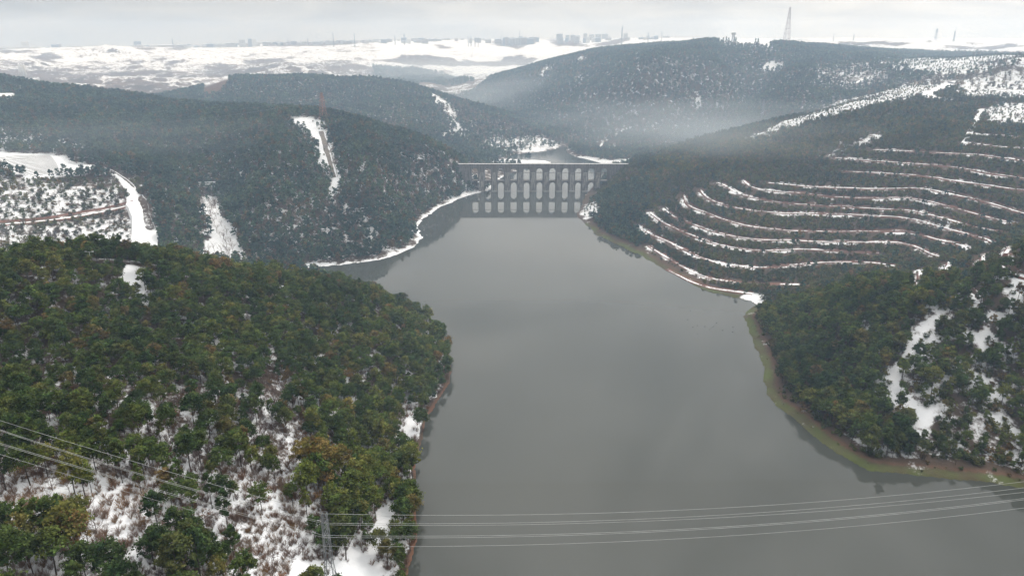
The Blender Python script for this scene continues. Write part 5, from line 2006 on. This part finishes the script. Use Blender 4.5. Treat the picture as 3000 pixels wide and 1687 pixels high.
for k in range(190):
    u0 = rb_.uniform(-10, 1560) if k < 172 else rb_.uniform(1600, 2000)
    base = np.interp(u0, [0, 400, 900, 1300, 1600, 2000], [146, 141, 127, 120, 114, 112])
    w = rb_.uniform(6, 20)
    side_ = 'far left' if u0 < 160 else 'left of the lone blue tower' if u0 < 400 else 'left of the tower cluster' if u0 < 700 else 'right of the tower cluster' if u0 < 900 else 'above the white quarry' if u0 < 1180 else 'above the spoil heaps' if u0 < 1400 else 'left of the mast hill' if u0 < 1600 else 'behind the mast hill'
    building(u0, u0 + w, base - rb_.uniform(1, 7), rb_.uniform(4700, 5600), rb_.randrange(5), 'low snow-roofed building on the hazy skyline, ' + side_, 'low buildings along the skyline')

# quarry silos and sheds
for q, u_ in enumerate((64, 71, 78)):
    x_, y_, z_, h_ = stand(u_, 2550, 190)
    h_ = min(max(h_, 18), 40)
    root = empty('silo', (x_, y_, z_))
    tag(root, 'pale quarry silo, %s of the three by the left quarry' % ('left', 'middle', 'right')[q], 'silo', 'quarry silos')
    m = MB(); m.bar((0, 0, -3), (0, 0, h_), 3.6, 3.6, 14, cap=True); m.build('drum', FAC[2], root, True)
    m = MB(); m.bar((0, 0, h_), (0, 0, h_ + 3), 3.8, 0.6, 14, cap=True); m.build('roof', M['snow'], root, True)
x_, y_, z_ = hit(12, 296, 900)
root = empty('shed', (x_, y_, z_), 0.15)
tag(root, 'long shed with a snow-white roof among trees on the left ridge', 'shed')
m = MB(); m.box((0, 0, 3.0), (26, 12, 8)); m.build('wall', FAC[2], root)
m = MB(); m.add([(-14, -7, 7.0), (14, -7, 7.0), (14, 0, 10.5), (-14, 0, 10.5), (14, 7, 7.0), (-14, 7, 7.0), (-14, -7, 6.6), (14, -7, 6.6), (14, 7, 6.6), (-14, 7, 6.6)],
                [(0, 1, 2, 3), (3, 2, 4, 5), (0, 6, 7, 1), (5, 4, 8, 9), (1, 7, 8, 4, 2), (0, 3, 5, 9, 6)]); m.build('roof', M['snow'], root)

# ------------------------------------------------------------------ small things
# stepped weir in the gully
x_, y_, z_ = hit(612, 556, 600)
root = empty('stepped_weir', (x_, y_, z_), 0.12)
tag(root, 'stepped concrete weir with snow-topped ledges across the wooded gully', 'weir')
for k, (L, dz, dy, sx) in enumerate(((24, 7.2, 5, 0), (22, 5.2, 2.5, 0.5), (6, 3.4, 0, -6), (4.5, 3.4, 0, 5))):
    m = MB(); m.box((sx, dy, dz / 2 - 3), (L, 2.0, dz + 6)); wl = m.build('wall', M['concrete'], root)
    m = MB(); m.box((sx, dy, dz + 0.35), (L - 0.3, 1.9, 0.7), top=0.97); m.build('snow_cap', M['snow'], wl)

# street lamp rising out of the near canopy
for d_ in range(380, 480, 2):
    x_, y_, z_t = at_d(261, 737, d_)
    zg = float(zat(x_, y_))
    if z_t - zg < 12.5:
        break
root = empty('street_lamp', (x_, y_, zg))
tag(root, 'twin-armed white street lamp rising above the pines of the near left hill', 'street lamp')
hl_ = max(9.0, z_t - zg)
m = MB(); m.bar((0, 0, -0.5), (0, 0, hl_), 0.14, 0.09, 6); m.build('pole', M['whitelamp'], root)
for s_ in (-1, 1):
    m = MB(); m.bar((0, 0, hl_ - 0.3), (s_ * 1.5, 0, hl_), 0.07, 0.06, 5); am = m.build('arm', M['whitelamp'], root)
    m = MB(); m.box((s_ * 1.8, 0, hl_ + 0.05), (1.1, 0.45, 0.25), top=0.8); m.build('lamp_head', M['whitelamp'], am)
for u_, v0, v1, lab in ((160, 457, 440, 'thin pole at the rim of the white capped slope'), (64, 280, 252, 'thin pale pole beside the shed on the left ridge')):
    x_, y_, z_ = hit(u_, v0, 600)
    hp = max(8.0, z_at_v2(v1, x_, y_) - z_)
    root = empty('lamp_pole', (x_, y_, z_))
    tag(root, lab, 'pole')
    m = MB(); m.bar((0, 0, -0.5), (0, 0, hp), 0.2, 0.12, 6); m.build('pole', M['whitelamp'], root)
    m = MB(); m.box((0.7, 0, hp), (1.6, 0.4, 0.25)); m.build('lamp_head', M['whitelamp'], root)

# drainage ribs on the white capped slope
for k in range(17):
    f = k / 16
    a_, c_ = (-30 + 125 * f, 470 + 48 * f), (148 + 55 * f - 30 * f * f, 457 + 52 * f)
    mid_ = (a_[0] * 0.5 + c_[0] * 0.5 - 14, a_[1] * 0.5 + c_[1] * 0.5 - 5 * (1 - f) - 2)
    pr = resample(hits([a_, ((a_[0] + mid_[0]) / 2 - 4, (a_[1] + mid_[1]) / 2 - 1), mid_, ((c_[0] + mid_[0]) / 2, (c_[1] + mid_[1]) / 2 - 1), c_], 500), 9.0)
    m = MB()
    for a, b_ in zip(pr[:-1], pr[1:]):
        m.bar((a[0], a[1], float(zat(a[0], a[1])) + 0.25), (b_[0], b_[1], float(zat(b_[0], b_[1])) + 0.25), 0.3, 0.3, 4)
    m.build('drain_rib', M['concrete'], terrain)

# water birds
duck_m = simple_mat('dark_plumage', (0.03, 0.03, 0.03), 0.7, 0.3, 3)
m = MB()
m.tube([(-0.4, 0, 0.18), (-0.3, 0, 0.16), (0, 0, 0.13), (0.28, 0, 0.14), (0.4, 0, 0.2)], [0.02, 0.12, 0.19, 0.14, 0.04], 8)
duck_body = m.mesh('body', True); duck_body.materials.append(duck_m)
m = MB()
m.tube([(0.3, 0, 0.18), (0.38, 0, 0.38), (0.42, 0, 0.46), (0.5, 0, 0.46), (0.62, 0, 0.43)], [0.07, 0.055, 0.085, 0.05, 0.015], 6)
duck_head = m.mesh('head', True); duck_head.materials.append(duck_m)
for q, (dx, dy) in enumerate(((40, 965), (75, 1022), (113, 1010), (168, 1018), (205, 1040), (228, 1020), (115, 1075), (380, 1022), (378, 1058), (60, 900), (255, 990), (300, 1046))):
    x_, y_, _ = at_z(2000 + dx / 2.576, 562 + dy / 2.576)
    t_ = empty('water_bird', (x_, y_, 0.0), random.uniform(0, 6.28))
    t_.scale = (1.1,) * 3
    tag(t_, 'tiny dark water bird floating on the open water off the right bank', 'bird', 'water birds off the right bank')
    link('body', duck_body, t_)
    link('head', duck_head, t_)
